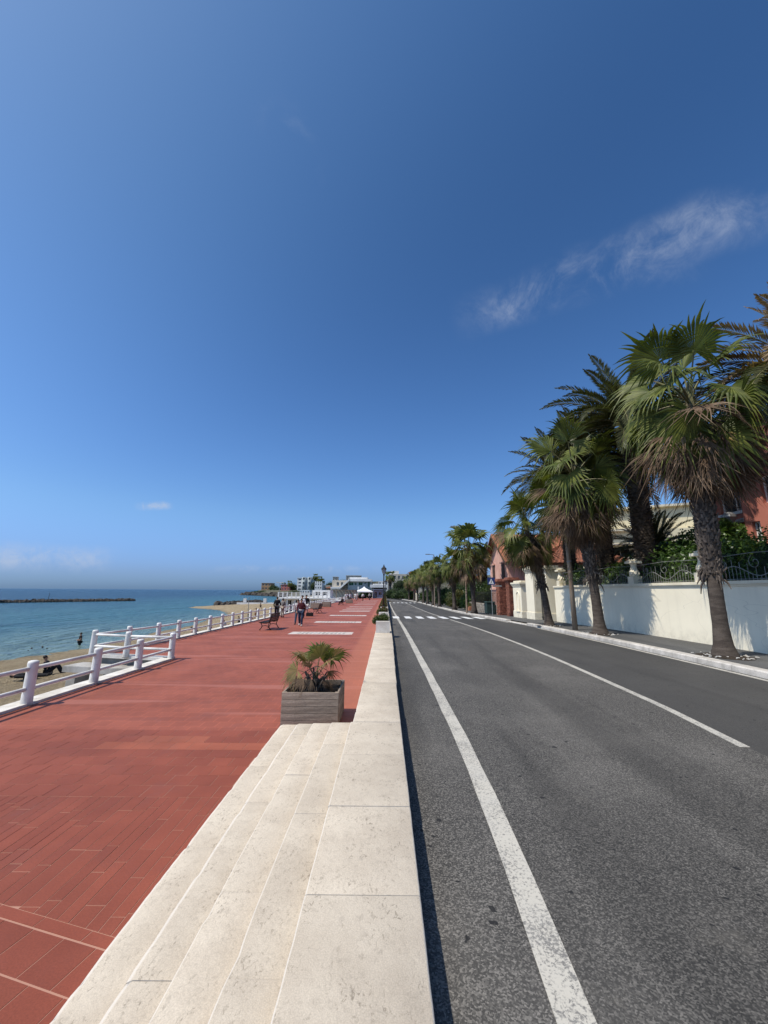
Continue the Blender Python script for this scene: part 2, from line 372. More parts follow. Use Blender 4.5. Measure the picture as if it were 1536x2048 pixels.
def plaster(name, c):
    mt, nt, b = mk(name); v = posn(nt); sx = N(nt, 'ShaderNodeSeparateXYZ'); L(nt, v, sx.inputs[0])
    col = mixc(nt, ramp(nt, noise_n(nt, v, .7, 5), .35, .65), c, tuple(x * .93 for x in c))
    mp = N(nt, 'ShaderNodeMapping'); mp.inputs['Scale'].default_value = (3, 3, .22); L(nt, v, mp.inputs['Vector'])
    col = mixc(nt, ramp(nt, noise_n(nt, mp.outputs[0], 1.3, 5, .65), .5, .78, 0, .3), col, tuple(x * .72 for x in c))
    low = math_n(nt, 'MULTIPLY', ramp(nt, sx.outputs['Z'], 1.15, .5), ramp(nt, noise_n(nt, v, 3.5, 5, .7), .35, .7))
    col = mixc(nt, math_n(nt, 'MULTIPLY', low, .4), col, (.42, .37, .29))
    crk = N(nt, 'ShaderNodeTexVoronoi', feature='DISTANCE_TO_EDGE'); crk.inputs['Scale'].default_value = .55
    wv = vmath(nt, 'ADD', v, N(nt, 'ShaderNodeTexNoise').outputs['Color']).outputs[0]; L(nt, wv, crk.inputs['Vector'])
    col = mixc(nt, ramp(nt, crk.outputs['Distance'], .006, .0, 0, .3), col, (.4, .36, .29))
    L(nt, col, b.inputs['Base Color']); b.inputs['Roughness'].default_value = .88; b.inputs['Specular IOR Level'].default_value = .2
    bump(nt, b, noise_n(nt, v, 16, 4), .15, .01); MATS[name] = mt
plaster('cream_wall', (.87, .795, .625))
def old_white(name):
    mt, nt, b = mk(name); v = posn(nt); sx = N(nt, 'ShaderNodeSeparateXYZ'); L(nt, v, sx.inputs[0])
    col = mixc(nt, ramp(nt, noise_n(nt, v, 2.5, 5), .4, .7), (.78, .77, .745), (.64, .615, .575))
    col = mixc(nt, ramp(nt, noise_n(nt, v, 9, 6, .7), .62, .72, 0, .75), col, (.40, .26, .16))
    col = mixc(nt, math_n(nt, 'MULTIPLY', ramp(nt, sx.outputs['Z'], .22, .0), ramp(nt, noise_n(nt, v, 8, 4), .3, .65, .1, .7)), col, (.40, .33, .26))
    L(nt, col, b.inputs['Base Color']); b.inputs['Roughness'].default_value = .6
    bump(nt, b, noise_n(nt, v, 25, 5), .35, .008); MATS[name] = mt
old_white('fence_paint')
G = MATS

# ---------------------------------------------------------------- mesh helpers
class MB:
    def __init__(s): s.v = []; s.f = []; s.m = []
    def add(s, vs, fs, mi=0):
        o = len(s.v); s.v.extend([tuple(p) for p in vs]); s.f.extend([tuple(o + i for i in f) for f in fs]); s.m.extend([mi] * len(fs)); return s
    def box(s, x0, x1, y0, y1, z0, z1, mi=0):
        vs = [(x, y, z) for z in (z0, z1) for y in (y0, y1) for x in (x0, x1)]
        return s.add(vs, [(0, 2, 3, 1), (4, 5, 7, 6), (0, 1, 5, 4), (2, 6, 7, 3), (0, 4, 6, 2), (1, 3, 7, 5)], mi)
    def obox(s, c, size, rz=0, mi=0, ry=0, rx=0):
        hx, hy, hz = [a / 2 for a in size]; M = Matrix.Rotation(rz, 3, 'Z') @ Matrix.Rotation(ry, 3, 'Y') @ Matrix.Rotation(rx, 3, 'X')
        vs = [Vector(c) + M @ Vector((x, y, z)) for z in (-hz, hz) for y in (-hy, hy) for x in (-hx, hx)]
        return s.add(vs, [(0, 2, 3, 1), (4, 5, 7, 6), (0, 1, 5, 4), (2, 6, 7, 3), (0, 4, 6, 2), (1, 3, 7, 5)], mi)
    def prism(s, poly, z0, z1, ch=0.0, mi=0):
        n = len(poly); cx = sum(p[0] for p in poly) / n; cy = sum(p[1] for p in poly) / n
        vs = [(x, y, z0) for x, y in poly]
        if ch:
            vs += [(x, y, z1 - ch) for x, y in poly]
            for x, y in poly:
                d = math.hypot(x - cx, y - cy) or 1; vs.append((x - (x - cx) / d * ch * 1.3, y - (y - cy) / d * ch * 1.3, z1))
            fs = [(i, (i + 1) % n, n + (i + 1) % n, n + i) for i in range(n)] + [(n + i, n + (i + 1) % n, 2 * n + (i + 1) % n, 2 * n + i) for i in range(n)] + [tuple(range(2 * n, 3 * n))]
        else:
            vs += [(x, y, z1) for x, y in poly]
            fs = [(i, (i + 1) % n, n + (i + 1) % n, n + i) for i in range(n)] + [tuple(range(n, 2 * n)), tuple(range(n - 1, -1, -1))]
        return s.add(vs, fs, mi)
    def tube(s, pts, rad, n=8, mi=0, cap=True):
        pts = [Vector(p) for p in pts]
        if isinstance(rad, (int, float)): rad = [rad] * len(pts)
        vs = []; pu = None
        for i, p in enumerate(pts):
            t = (pts[min(i + 1, len(pts) - 1)] - pts[max(i - 1, 0)]).normalized()
            if pu is None: pu = t.orthogonal().normalized()
            u = (pu - t * pu.dot(t)); u = u.normalized() if u.length > 1e-6 else t.orthogonal().normalized(); pu = u; w = t.cross(u)
            vs += [p + (u * math.cos(2 * math.pi * k / n) + w * math.sin(2 * math.pi * k / n)) * rad[i] for k in range(n)]
        fs = [(i * n + k, i * n + (k + 1) % n, (i + 1) * n + (k + 1) % n, (i + 1) * n + k) for i in range(len(pts) - 1) for k in range(n)]
        if cap: fs += [tuple(range(n - 1, -1, -1)), tuple(range((len(pts) - 1) * n, len(pts) * n))]
        return s.add(vs, fs, mi)
    def lathe(s, prof, c=(0, 0, 0), n=12, mi=0, twist=0.0, flute=0.0):
        vs = []
        for i, (r, z) in enumerate(prof):
            for k in range(n):
                a = 2 * math.pi * k / n + twist * i; rr = r * (1 + (flute if k % 2 else 0)); vs.append((c[0] + rr * math.cos(a), c[1] + rr * math.sin(a), c[2] + z))
        fs = [(i * n + k, i * n + (k + 1) % n, (i + 1) * n + (k + 1) % n, (i + 1) * n + k) for i in range(len(prof) - 1) for k in range(n)]
        fs += [tuple(range(n - 1, -1, -1)), tuple(range((len(prof) - 1) * n, len(prof) * n))]
        return s.add(vs, fs, mi)
    def mesh(s, name, mats, smooth=False):
        me = bpy.data.meshes.new(name); me.from_pydata(s.v, [], s.f)
        for mt in (mats if isinstance(mats, (list, tuple)) else [mats]): me.materials.append(mt)
        me.polygons.foreach_set('material_index', s.m)
        if smooth: me.polygons.foreach_set('use_smooth', [True] * len(s.f))
        me.update(); return me
    def obj(s, name, mats, parent=None, smooth=False, loc=None, rz=0, **props):
        return link(name, s.mesh(name, mats, smooth), parent, loc, rz, **props)
def link(name, me, parent=None, loc=None, rz=0, sc_=None, **props):
    o = bpy.data.objects.new(name, me); COL.objects.link(o)
    if parent is not None: o.parent = parent
    if loc is not None: o.location = loc
    if rz: o.rotation_euler = (0, 0, rz)
    if sc_: o.scale = (sc_,) * 3 if isinstance(sc_, (int, float)) else sc_
    for k, v in props.items(): o[k] = v
    return o
def thing(name, label, cat, loc=(0, 0, 0), rz=0, group=None):
    o = bpy.data.objects.new(name, None); COL.objects.link(o); o.location = loc; o.rotation_euler = (0, 0, rz); o.empty_display_size = .2
    o['label'] = label; o['category'] = cat
    if group: o['group'] = group
    return o
def tag(o, label, cat, group=None):
    o['label'] = label; o['category'] = cat
    if group: o['group'] = group
    return o
def grid_mesh(name, xs, ys, zf, mats, kind='structure', midx=None, smooth=True, parent=None):
    """xs: list or function(y)->list"""
    V = []; F = []; nx = None
    for y in ys:
        row = xs(y) if callable(xs) else xs; nx = len(row)
        for x in row: V.append((x, y, zf(x, y)))
    for j in range(len(ys) - 1):
        for i in range(nx - 1): F.append((j * nx + i, j * nx + i + 1, (j + 1) * nx + i + 1, (j + 1) * nx + i))
    mb = MB(); mb.v = V; mb.f = F; mb.m = [0 if midx is None else midx(f % (nx - 1)) for f in range(len(F))]
    o = mb.obj(name, mats, parent, smooth)
    if kind: o['kind'] = kind
    return o

# ---------------------------------------------------------------- terrain
_ys = np.linspace(-60, 400, 921)
_rz = np.interp(_ys, [-60, 15, 22, 32, 44, 70, 105, 150, 400], [.42, .42, .34, .13, -.12, -.38, -.58, -.75, -.8])
_rz = np.convolve(np.pad(_rz, 10, mode='edge'), np.ones(21) / 21, 'valid')
def road_z(y): return float(np.interp(y, _ys, _rz))
def road_x(y): return 0.0 if y < 85 else -((y - 85) / 60) ** 2 * 3.4
def mid_x(y): return float(np.interp(y, [-20, 1, 5.1, 6.8, 9.3, 11.6, 14, 20], [4.2, 4.25, 4.36, 4.56, 4.68, 4.78, 4.83, 4.85]))
def frange(a, b, s):
    n = max(1, int(round((b - a) / s))); return [a + (b - a) * i / n for i in range(n + 1)]
YR = frange(-20, 60, 1.0) + frange(62, 190, 2.0)
grid_mesh('road', lambda y: [road_x(y) + x for x in (.12, .95, 2.5, mid_x(y) + .03, 6.5, 8.35)], YR, lambda x, y: road_z(y), [M_ASPH, M_ASPH2], midx=lambda i: 1 if i >= 3 else 0)
def road_strip(name, x0, x1, y0, y1, mat, dz=.004, wob=0.0):
    return grid_mesh(name, lambda y: [road_x(y) + x0 + random.uniform(-wob, wob), road_x(y) + x1 + random.uniform(-wob, wob)], frange(y0, y1, .5 if y1 < 40 else 1.0), lambda x, y: road_z(y) + dz, mat)
def edge_x(y): return float(np.interp(y, [-20, 0, 2.1, 3.5, 5.3, 10, 30], [.72, .76, .84, .92, .975, .975, .96]))
grid_mesh('edge_line', lambda y: [road_x(y) + edge_x(y) - .085 + random.uniform(-.006, .006), road_x(y) + edge_x(y) + .085 + random.uniform(-.006, .006)], frange(-20, 140, .5), lambda x, y: road_z(y) + .004, M_LINE)
road_strip('edge_line', 8.1, 8.24, -20, 21.5, M_LINE)
road_strip('edge_line', 8.1, 8.22, 26.5, 140, M_LINE)
for a_, b_ in ((5.15, 29.9), (-20, 1.0), (35.6, 140)):
    grid_mesh('centre_line', lambda y: [road_x(y) + mid_x(y) - .065, road_x(y) + mid_x(y) + .065], frange(a_, b_, .5), lambda x, y: road_z(y) + .004, M_LINE)
for i in range(8): road_strip('crossing_bar', .62 + i * .97, 1.12 + i * .97, 31.0, 34.6, M_LINE2, .008)
for i in range(7): road_strip('crossing_bar', .9 + i * .97, 1.4 + i * .97, 92, 96, M_LINE2, .008)
# footway beyond the road
grid_mesh('footway', lambda y: [road_x(y) + x for x in (8.6, 9.4, 10.2, 11.3)], YR, lambda x, y: road_z(y) + .125, M_WALK)
kerb = thing('kerb', 'pale stone kerb along the palm side of the road', 'kerb')
def kerb_stone(mb, y0, y1, low):
    h = .06 if low else .15
    vs = []
    for y in (y0 + .006, y1 - .006):
        z = road_z(y); x = road_x(y)
        vs += [(x + 8.33, y, z - .1), (x + 8.33, y, z + h - .03), (x + 8.365, y, z + h), (x + 8.62, y, z + h), (x + 8.62, y, z - .1)]
    mb.add(vs, [(0, 1, 6, 5), (1, 2, 7, 6), (2, 3, 8, 7), (3, 4, 9, 8), (4, 3, 2, 1, 0), (5, 6, 7, 8, 9)])
y = 5.0; far_k = MB()
while y < 140:
    ln = .98 + random.uniform(-.05, .05); low = 23.2 < y < 27.2
    if y < 50: mb = MB(); kerb_stone(mb, y, y + ln, low); mb.obj('kerb_stone', G['kerb_stone'], kerb)
    else: kerb_stone(far_k, y, y + ln, False)
    y += ln
far_k.obj('distant_kerb_stones', G['kerb_stone'], kerb, kind='stuff')

# ground: inland sheet, with the coast line on its left
def coast(y): return float(np.interp(y, [-400, 100, 118, 150, 200, 260, 330, 390, 420, 450, 500, 700, 5000], [-9.0, -9.0, -13, -22, -40, -62, -95, -138, -140, -70, -10, 60, 900]))
FR = [0, .002, .005, .009, .013, .02, .03, .045, .07, .11, .17, .3, .6, 1]
def ground_xs(y):
    c = coast(y)
    if y <= 100: return [-9.0 if y > 14.2 else -6.8, .08, .12, 8.4, 10.6, 11.6, 15, 20, 30, 50, 90, 200, 900, 6000]
    return [c + (6000 - c) * f for f in FR]
def ground_z(x, y):
    c = coast(y)
    if y <= 100: return (-.2 if x < .1 else road_z(y) - .06)
    t = x - c
    base = road_z(min(y, 399)) - .08
    edge = min(1, t / 6) if t < 12 else 1
    hill = max(0, min(1, (y - 175) / 180)) * (3 + 9 * min(1, max(0, (t - 25) / 90))) + min(1, max(0, (y - 230) / 150)) * min(1, max(0, (x - 10) / 120)) * 10
    return -3.2 + (base + hill + 3.2) * edge
gs = ground_xs
grid_mesh('ground', gs, [-400, -60, -20, 0, 5, 10, 14.1, 14.6] + frange(20, 100, 5) + [100.2] + frange(104, 180, 4) + frange(190, 520, 12) + [600, 800, 1500, 4000], ground_z, G['ground_soil'])
# sea and beach
mb = MB(); mb.add([(-30000, -3000, -2.6), (-8.9, -3000, -2.6), (-8.9, 105, -2.6), (400, 800, -2.6), (30000, 30000, -2.6), (-30000, 45000, -2.6)], [(0, 1, 2, 3, 4, 5)])
mb.obj('sea', M_SEA, kind='structure')
def sand_z(x, y):
    w = float(np.interp(y, [-30, 60, 70, 85, 98, 110, 122, 134, 150], [-25.4, -26.5, -28, -33.5, -43, -54, -52, -34, -20])) - 1.2 * math.sin(y * .11 + .6) - .5 * math.sin(y * .31)
    t = (x - w) / (-9 - w)
    b = -2.6 + 1.15 * max(-1.5, t) if t < 0 else -2.6 + 1.15 * t ** (.8 if y < 80 else .5)
    return b + .05 * math.sin(x * 1.7 + y * .6) * math.sin(y * .9 - x * .4) + (.06 * math.sin(x * 4.1 + 1) * math.sin(y * 3.7) if y < 45 else 0)
grid_mesh('beach_sand', frange(-62, -20, 1.5)[:-1] + frange(-20, -7.2, .5), frange(-25, 45, .7) + frange(46, 136, 1.5), sand_z, M_SAND)

# ---------------------------------------------------------------- promenade
FX = -7.05; FX2 = -9.7
prom = MB()
poly = [(.0, -20), (.0, 128), (-10.0, 128), (-10.0, 14.35), (FX - .27, 13.62), (FX - .27, -20)]
prom.add([(x, y, -.0025) for x, y in poly], [(0, 1, 2, 3, 4, 5)])
PROM = prom.obj('promenade', M_PROM, kind='structure')
# sea wall below the fence
mb = MB(); path = [(FX - .29, -20), (FX - .29, 13.6), (-10.02, 14.33), (-10.02, 128)]
for (x0, y0), (x1, y1) in zip(path, path[1:]):
    mb.add([(x0, y0, -3.2), (x1, y1, -3.2), (x1, y1, -.01), (x0, y0, -.01)], [(0, 1, 2, 3)])
tag(mb.obj('sea_wall', G['concrete']), 'concrete retaining wall between the promenade and the beach', 'wall')
# pavers
STEP_EDGE = -1.70
tiles = []            # (poly, tint)
SL = -.26
def below(x): return 3.06 + SL * (x + 1.84)          # slanting border course
def clip_poly(poly, keep_above, off):
    out = []
    def s(p): return (p[1] - below(p[0]) - off) * (1 if keep_above else -1)
    for i, p in enumerate(poly):
        q = poly[(i + 1) % len(poly)]; a, c = s(p), s(q)
        if a >= 0: out.append(p)
        if a * c < 0: t = a / (a - c); out.append((p[0] + (q[0] - p[0]) * t, p[1] + (q[1] - p[1]) * t))
    return out
g = .003
y = 4.79; j = 0
while y < TILE_END - .05:
    x = STEP_EDGE + .05 - (.13 if j % 2 else 0)
    y1 = y + .259
    while x > FX:
        x0 = max(x - .268, FX)
        if x - x0 > .03:
            tint = (1, 1, 1)
            if 5.9 < y < 6.3 and -4.1 < x < -1.7 and random.random() < .93: tint = (1.30, 1.42, 1.35)
            if 6.2 < y < 6.6 and -3.7 < x < -2.7: tint = (1.2, 1.35, 1.3)
            if 5.3 < y < 5.6 and x > -2.2: tint = (1.12, 1.12, 1.1)
            tiles.append(([(x0 + g, y + g), (min(x, STEP_EDGE + .1) - g, y + g), (min(x, STEP_EDGE + .1) - g, y1 - g), (x0 + g, y1 - g)], tint))
        x -= .268
    y = y1; j += 1
x = STEP_EDGE + .1
while x > FX:                                         # narrow strips laid lengthwise
    wd = .145 if random.random() < .4 else .105
    y1 = 4.79; first = random.uniform(.15, .62)
    while y1 > below(x) - .2:
        y0 = y1 - first; first = .62
        p = clip_poly([(x - wd + g, y0 + g), (x - g, y0 + g), (x - g, y1 - g), (x - wd + g, y1 - g)], True, g)
        if len(p) >= 3 and max(q[1] for q in p) - min(q[1] for q in p) > .03: tiles.append((p, (1, 1, 1) if random.random() < .8 else (.93, .92, .93)))
        y1 = y0
    x -= wd
ux = Vector((1, SL)).normalized(); uy = Vector((-ux.y, ux.x)); org = Vector((-1.55, below(-1.55)))
def rot_tile(a0, a1, b0, b1): return [tuple(org + ux * a + uy * b_) for a, b_ in ((a0, b0), (a1, b0), (a1, b1), (a0, b1))]
for k in range(14):                                   # border course
    tiles.append((rot_tile(-.42 * (k + 1) + g, -.42 * k - g, -.085 + g, -g), (1.02, 1.0, 1.0)))
for r in range(9):                                    # large slabs nearest the camera
    for k in range(22):
        off = .12 if r % 2 else 0
        b1_ = -.09 - r * .285
        pl = rot_tile(-.27 * (k + 1) + g + off, -.27 * k - g + off, b1_ - .285 + .006, b1_ - .006)
        if min(p[0] for p in pl) > FX - .1 and max(p[0] for p in pl) < STEP_EDGE + .35: tiles.append((pl, (.93, .9, .9)))
def vis(p):
    cx = sum(q[0] for q in p) / len(p); cy = sum(q[1] for q in p) / len(p)
    d = np.array([cx, cy, 0]) - CAM; z = d @ FW
    if z < .3: return -1
    px = 768 + FPX * (d @ RT) / z; py = 1024 - FPX * (d @ UP) / z
    if px < -30 or py > 2080: return -1
    return 1 / z
order = sorted(range(len(tiles)), key=lambda i: -vis(tiles[i][0]))
single = set(order[:298]); rest = MB()
for i, (p, tint) in enumerate(tiles):
    jit = random.uniform(-.0006, .0008)
    if i in single:
        cx = sum(q[0] for q in p) / len(p); cy = sum(q[1] for q in p) / len(p)
        mb = MB(); mb.prism([(q[0] - cx, q[1] - cy) for q in p], -.02, 0, .0012)
        o = mb.obj('paver', M_TILE, PROM, loc=(cx, cy, jit)); o.color = (*tint, 1)
        o.rotation_euler = (random.uniform(-.002, .002), random.uniform(-.002, .002), 0)
    else: rest.prism(p, -.02, jit, .0012)
rest.obj('surrounding_pavers', M_TILE, PROM, kind='stuff')
# pale inlaid panels
for yc in (21.6, 29.1, 36.7, 44.2, 47.2, 51.8, 56.6, 65.2, 73, 82, 92):
    big = yc < 40; x0, x1 = -5.12, -1.75; dy = .62 if big else .45
    mb = MB(); mb.box(x0, x1, yc - dy, yc + dy, -.03, -.001)
    pn = mb.obj('inlay_panel', G['inlay_stone'], PROM)
    if big:
        for k in range(12):
            xx = x0 + .42 + k * .22
            mb = MB(); mb.box(xx, xx + .12, yc - dy + .22, yc + dy - .22, -.02, .003); mb.obj('glass_lens_strip', G['concrete'], pn)

# ---------------------------------------------------------------- stone steps and low wall
steps = thing('stone_steps', 'pale travertine steps beside the low wall in the foreground', 'steps', (0, 0, 0))
EDGES = [-1.70, -1.365, -1.05, -.735, -.44]; ENDS = [6.81, 6.46, 6.10, 5.76]; ZS = [.12, .24, .36, .48]
JOINTS = [[-1.2, .4, 2.0, 3.75, 5.3], [-1.0, .8, 2.47, 4.22, 6.0], [-.6, 1.3, 2.9, 4.5], [-1.3, .5, 2.19, 3.55, 5.0]]
def slab(name, x0, x1, y0, y1, z0, z1, parent, bev=.022, chip=.004):
    """worn stone block: rounded left and right arrises, wavering edge"""
    n = max(3, int((y1 - y0) / .06)); prof = []
    pr = [(x0, z0), (x0, z1 - bev), (x0 + bev * .3, z1 - bev * .3), (x0 + bev, z1), (x1 - bev, z1), (x1 - bev * .3, z1 - bev * .3), (x1, z1 - bev), (x1, z0)]
    mb = MB(); vs = []; w1 = w2 = 0
    for i in range(n + 1):
        t = i / n; yy = y0 + (y1 - y0) * t; w1 = w1 * .6 + random.gauss(0, chip); w2 = w2 * .6 + random.gauss(0, chip)
        endd = .006 if i in (0, n) else 0
        if random.random() < .05: w1 += .008
        for k, (x, z) in enumerate(pr):
            dx = w1 if k < 4 and k > 0 else (-abs(w2) if 3 < k < 7 else 0)
            vs.append((x + dx, yy, z - (endd if 0 < k < 7 else 0) - (abs(w1) * .4 if k in (2, 3) else 0)))
    m_ = len(pr); fs = []
    for i in range(n):
        for k in range(m_ - 1): fs.append((i * m_ + k, (i + 1) * m_ + k, (i + 1) * m_ + k + 1, i * m_ + k + 1))
    fs += [tuple(range(m_)), tuple(n * m_ + k for k in range(m_ - 1, -1, -1))]
    mb.add(vs, fs); o = mb.obj(name, M_TRAV, parent); me = o.data
    me.polygons.foreach_set('use_smooth', [True] * len(me.polygons)); me.set_sharp_from_angle(angle=R(50))
    return o
for k in range(4):
    x0 = EDGES[k]; x1 = EDGES[k + 1] + .03; cuts = [c for c in [-2.6] + JOINTS[k] if c < ENDS[k] - .3] + [ENDS[k]]
    for a, c in zip(cuts, cuts[1:]):
        slab('step_slab', x0, x1 if k < 3 else -.445, a + .002, c - .002, ZS[k] - .118, ZS[k] + random.uniform(-.002, .002), steps, .045 if k < 2 else .013, .0012 if k < 2 else .0004)
mb = MB()
for k in range(4): mb.box(EDGES[k] + .03, .1, -2.6, ENDS[k] - .02, (-.1 if k == 0 else ZS[k - 1] - .002), ZS[k] - .02 if k == 3 else ZS[k] - .012)
mb.obj('core', G['concrete'], steps)
wall = thing('low_wall', 'long low wall topped with travertine slabs between promenade and road', 'wall')
wj = [-2.6, -1.4, -.3, .7, 1.62, 2.52, 3.42, 4.4, 5.4, 6.15, 7.6, 9.0, 10.4, 11.8, 13.2, 14.7, 16.1]
while wj[-1] < 126: wj.append(wj[-1] + 1.6)
for i, (a, c) in enumerate(zip(wj, wj[1:])):
    lip = .012 if a > 6 else 0
    slab('coping_slab', -.44 + (0 if a < 5.2 else .03), .205 + min(.06, max(0, (a - 6) * .008)), a + .003, c - .003, .46, .6 + random.uniform(-.003, .003) - lip, wall, .012, .0009)
mb = MB(); mb.box(-.38, .17, -2.6, 126, -1.2, .47); mb.obj('wall_body', G['white_stone'], wall)

# ---------------------------------------------------------------- white fence
POST = MB().lathe([(.105, 0), (.1, .04), (.095, .3), (.092, .76), (.094, .79), (.085, .825), (.06, .838)], n=14).mesh('post', G['fence_paint'], True)
RAILM = {}
def rail(parent, p, q, z):
    p = Vector((*p, z)); q = Vector((*q, z)); d = q - p; ln = round(d.length, 2)
    if ln not in RAILM: RAILM[ln] = MB().tube([(0, 0, 0), (ln, 0, 0)], .041, 10).mesh('rail', G['fence_paint'], True)
    link('rail', RAILM[ln], parent, p, math.atan2(d.y, d.x))
def fence(name, label, pts, skip_first=False):
    f = thing(name, label, 'fence', group='white fences along the promenade')
    for i, p in enumerate(pts):
        if not (skip_first and i == 0):
            o = link('post', POST, f, (*p, 0)); o.rotation_euler = (random.uniform(-.02, .02), random.uniform(-.02, .02), random.uniform(0, 6))
        if i: rail(f, pts[i - 1], p, .69); rail(f, pts[i - 1], p, .31)
    return f
fence('promenade_fence', 'nearest run of white fence beside the beach', [(FX, y) for y in (-4.0, -2.25, -.5, 1.25, 2.97, 4.7, 6.4, 8.13, 9.9, 11.6, 13.33)])
fence('promenade_fence', 'short run of white fence turning seaward above the beach landing', [(FX, 13.33), (-8.72, 13.6), (-10.2, 14.05)], True)
fp = [(-10.2, 14.05), (-10.0, 15.6)] + [(FX2 - .05, 17.2 + 1.645 * k) for k in range(52)]
fence('promenade_fence', 'long far run of white fence stretching towards the white pavilion', fp, True)
cop = thing('fence_kerb', 'low white kerb under the promenade fence', 'kerb')
for (x0, y0), (x1, y1) in zip(((FX - .1, -4), (FX - .05, 13.45), (-10.05, 14.2), (-9.83, 16.5)), ((FX - .1, 13.4), (-10.0, 14.1), (-9.83, 16.5), (-9.8, 103))):
    d = Vector((x1 - x0, y1 - y0)); ln = d.length; n = max(1, int(ln / 2.2))
    for k in range(n):
        a = Vector((x0, y0)) + d * (k / n); c = Vector((x0, y0)) + d * ((k + 1) / n); md = (a + c) / 2
        mb = MB(); mb.obox((0, 0, 0), (ln / n - .008, .36, .1)); mb.obj('kerb_block', G['white_stone'], cop, loc=(md.x, md.y, .0), rz=math.atan2(d.y, d.x))
ld = thing('beach_landing', 'cracked white concrete landing slab below the fence corner', 'landing')
mb = MB(); mb.prism([(-10.75, 13.55), (-7.36, 12.95), (-7.36, 13.55), (-10.6, 14.25)], -.46, -.26, .02); mb.obj('slab', G['concrete'], ld)
mb = MB(); mb.prism([(-10.1, 12.95), (-9.75, 12.85), (-9.75, 13.6), (-10.1, 13.6)], -2.2, -.47); mb.obj('pier', G['concrete'], ld); mb = MB(); mb.prism([(-8.2, 12.9), (-7.4, 12.8), (-7.4, 13.5), (-8.2, 13.5)], -2.2, -.47); mb.obj('pier', G['concrete'], ld)

# ---------------------------------------------------------------- palms
def fan_leaf(name, elev, seed, Lp=1.2, Rb=1.2, nseg=30, dead=False, half=128, split=.58, bend=.5):
    rnd = random.Random(seed); mb = MB()
    pts = []; e = elev; p = Vector((0, 0, 0)); n = 7; arc = bend * (60 if not dead else 25) * max(.15, math.cos(R(elev)))
    for i in range(n + 1):
        pts.append(p.copy()); p = p + Vector((math.cos(R(e)), 0, math.sin(R(e)))) * Lp / n; e -= arc / n
    mb.tube(pts, [.028 - .014 * i / n for i in range(n + 1)], 5, 1)
    base = pts[-1]; e2 = e - ((8 if elev > 60 else 34 if elev > -30 else 22) if not dead else 5)
    d = Vector((math.cos(R(e2)), 0, math.sin(R(e2)))); lat = Vector((0, 1, 0)); nr = lat.cross(d) * -1
    roll = R(rnd.uniform(-48, 48)); Q = Matrix.Rotation(roll, 3, d); lat = Q @ lat; nr = Q @ nr
    if nr.z < 0: nr = -nr
    close = .33 if dead else 1.0
    H = half * (close if dead else rnd.uniform(.85, 1))
    for s in range(nseg):
        a = R(-H + 2 * H * (s + .5) / nseg); da = R(H / nseg)
        ln = Rb * (.72 + .28 * math.cos(a * .8)) * (rnd.uniform(.6, 1.12) if dead else rnd.uniform(.86, 1.08))
        tipdrop = rnd.uniform(.35, 1.3) * (.6 if dead else 1); side = rnd.uniform(-.13, .13) * (2.2 if dead else 1)
        if not dead and rnd.random() < .05: continue
        rows = []
        for q, (t, w) in enumerate(((.04, 1), (.28, 1), (split, 1), (.68, .62), (.86, .34), (1.0, .04))):
            r = ln * t
            cup = .16 * abs(math.sin(a)) * r - bend * .16 * r * r           # blade folds up along its sides, tip bends down
            ang = a + (side * max(0, t - split) * 2)
            c = base + (d * math.cos(ang) + lat * math.sin(ang)) * r + nr * cup
            if t > split: c = c + Vector((0, 0, -1)) * tipdrop * ln * (t - split) ** 1.5 * 1.2
            tang = (lat * math.cos(ang) - d * math.sin(ang)); hw = math.tan(da) * min(r, ln * split) * w
            rows.append((c - tang * hw - nr * hw * .0, c + nr * hw * (.55 if t <= split else .4), c + tang * hw))
        vs = [v for row in rows for v in row]; fs = []
        for i in range(len(rows) - 1): fs += [(3 * i, 3 * i + 1, 3 * i + 4, 3 * i + 3), (3 * i + 1, 3 * i + 2, 3 * i + 5, 3 * i + 4)]
        mb.add(vs, fs, 0)
    return mb
FAN = {}
def fan(elev, seed, kind, lod=0):
    k = (elev, seed, kind, lod)
    if k not in FAN:
        mats = {'g': 'fan_green', 'y': 'fan_yellow', 'd': 'fan_dead'}[kind]
        FAN[k] = fan_leaf('leaf', elev, seed * 13 + 5, dead=(kind == 'd'), nseg=(30, 16)[lod], bend=.5 + .1 * (seed % 3)).mesh('leaf', [G[mats], G['petiole' if kind != 'd' else 'leaf_base']])
    return FAN[k]
def stubs(mb, path, rad, z0, z1, step, per, ln, wd, out=.5, mi=0, up=1.0, rnd=random):
    """old leaf bases set in a spiral round a trunk"""
    z = z0; j = 0
    while z < z1:
        c = path(z); r = rad(z)
        for k in range(per):
            a = 2 * math.pi * (k + .5 * (j % 2)) / per + rnd.uniform(-.26, .26)
            o = Vector((math.cos(a), math.sin(a), 0)); t = Vector((-o.y, o.x, 0)); l = ln * rnd.uniform(.5, 1.45); w = wd * rnd.uniform(.8, 1.15)
            b = Vector((c[0], c[1], z + rnd.uniform(-.03, .03))) + o * (r - .01); tip = b + (o * out + Vector((0, 0, up))) * l + t * rnd.uniform(-.25, .25) * l
            nrm = o * .022
            mb.add([b - t * w, b + t * w, tip + t * w * .45, tip - t * w * .45, b - t * w * .6 + nrm * 2.2, b + t * w * .6 + nrm * 2.2, tip + t * w * .3 + nrm, tip - t * w * .3 + nrm],
                   [(4, 5, 6, 7), (0, 4, 7, 3), (1, 2, 6, 5), (3, 7, 6, 2)], mi)
        z += step; j += 1
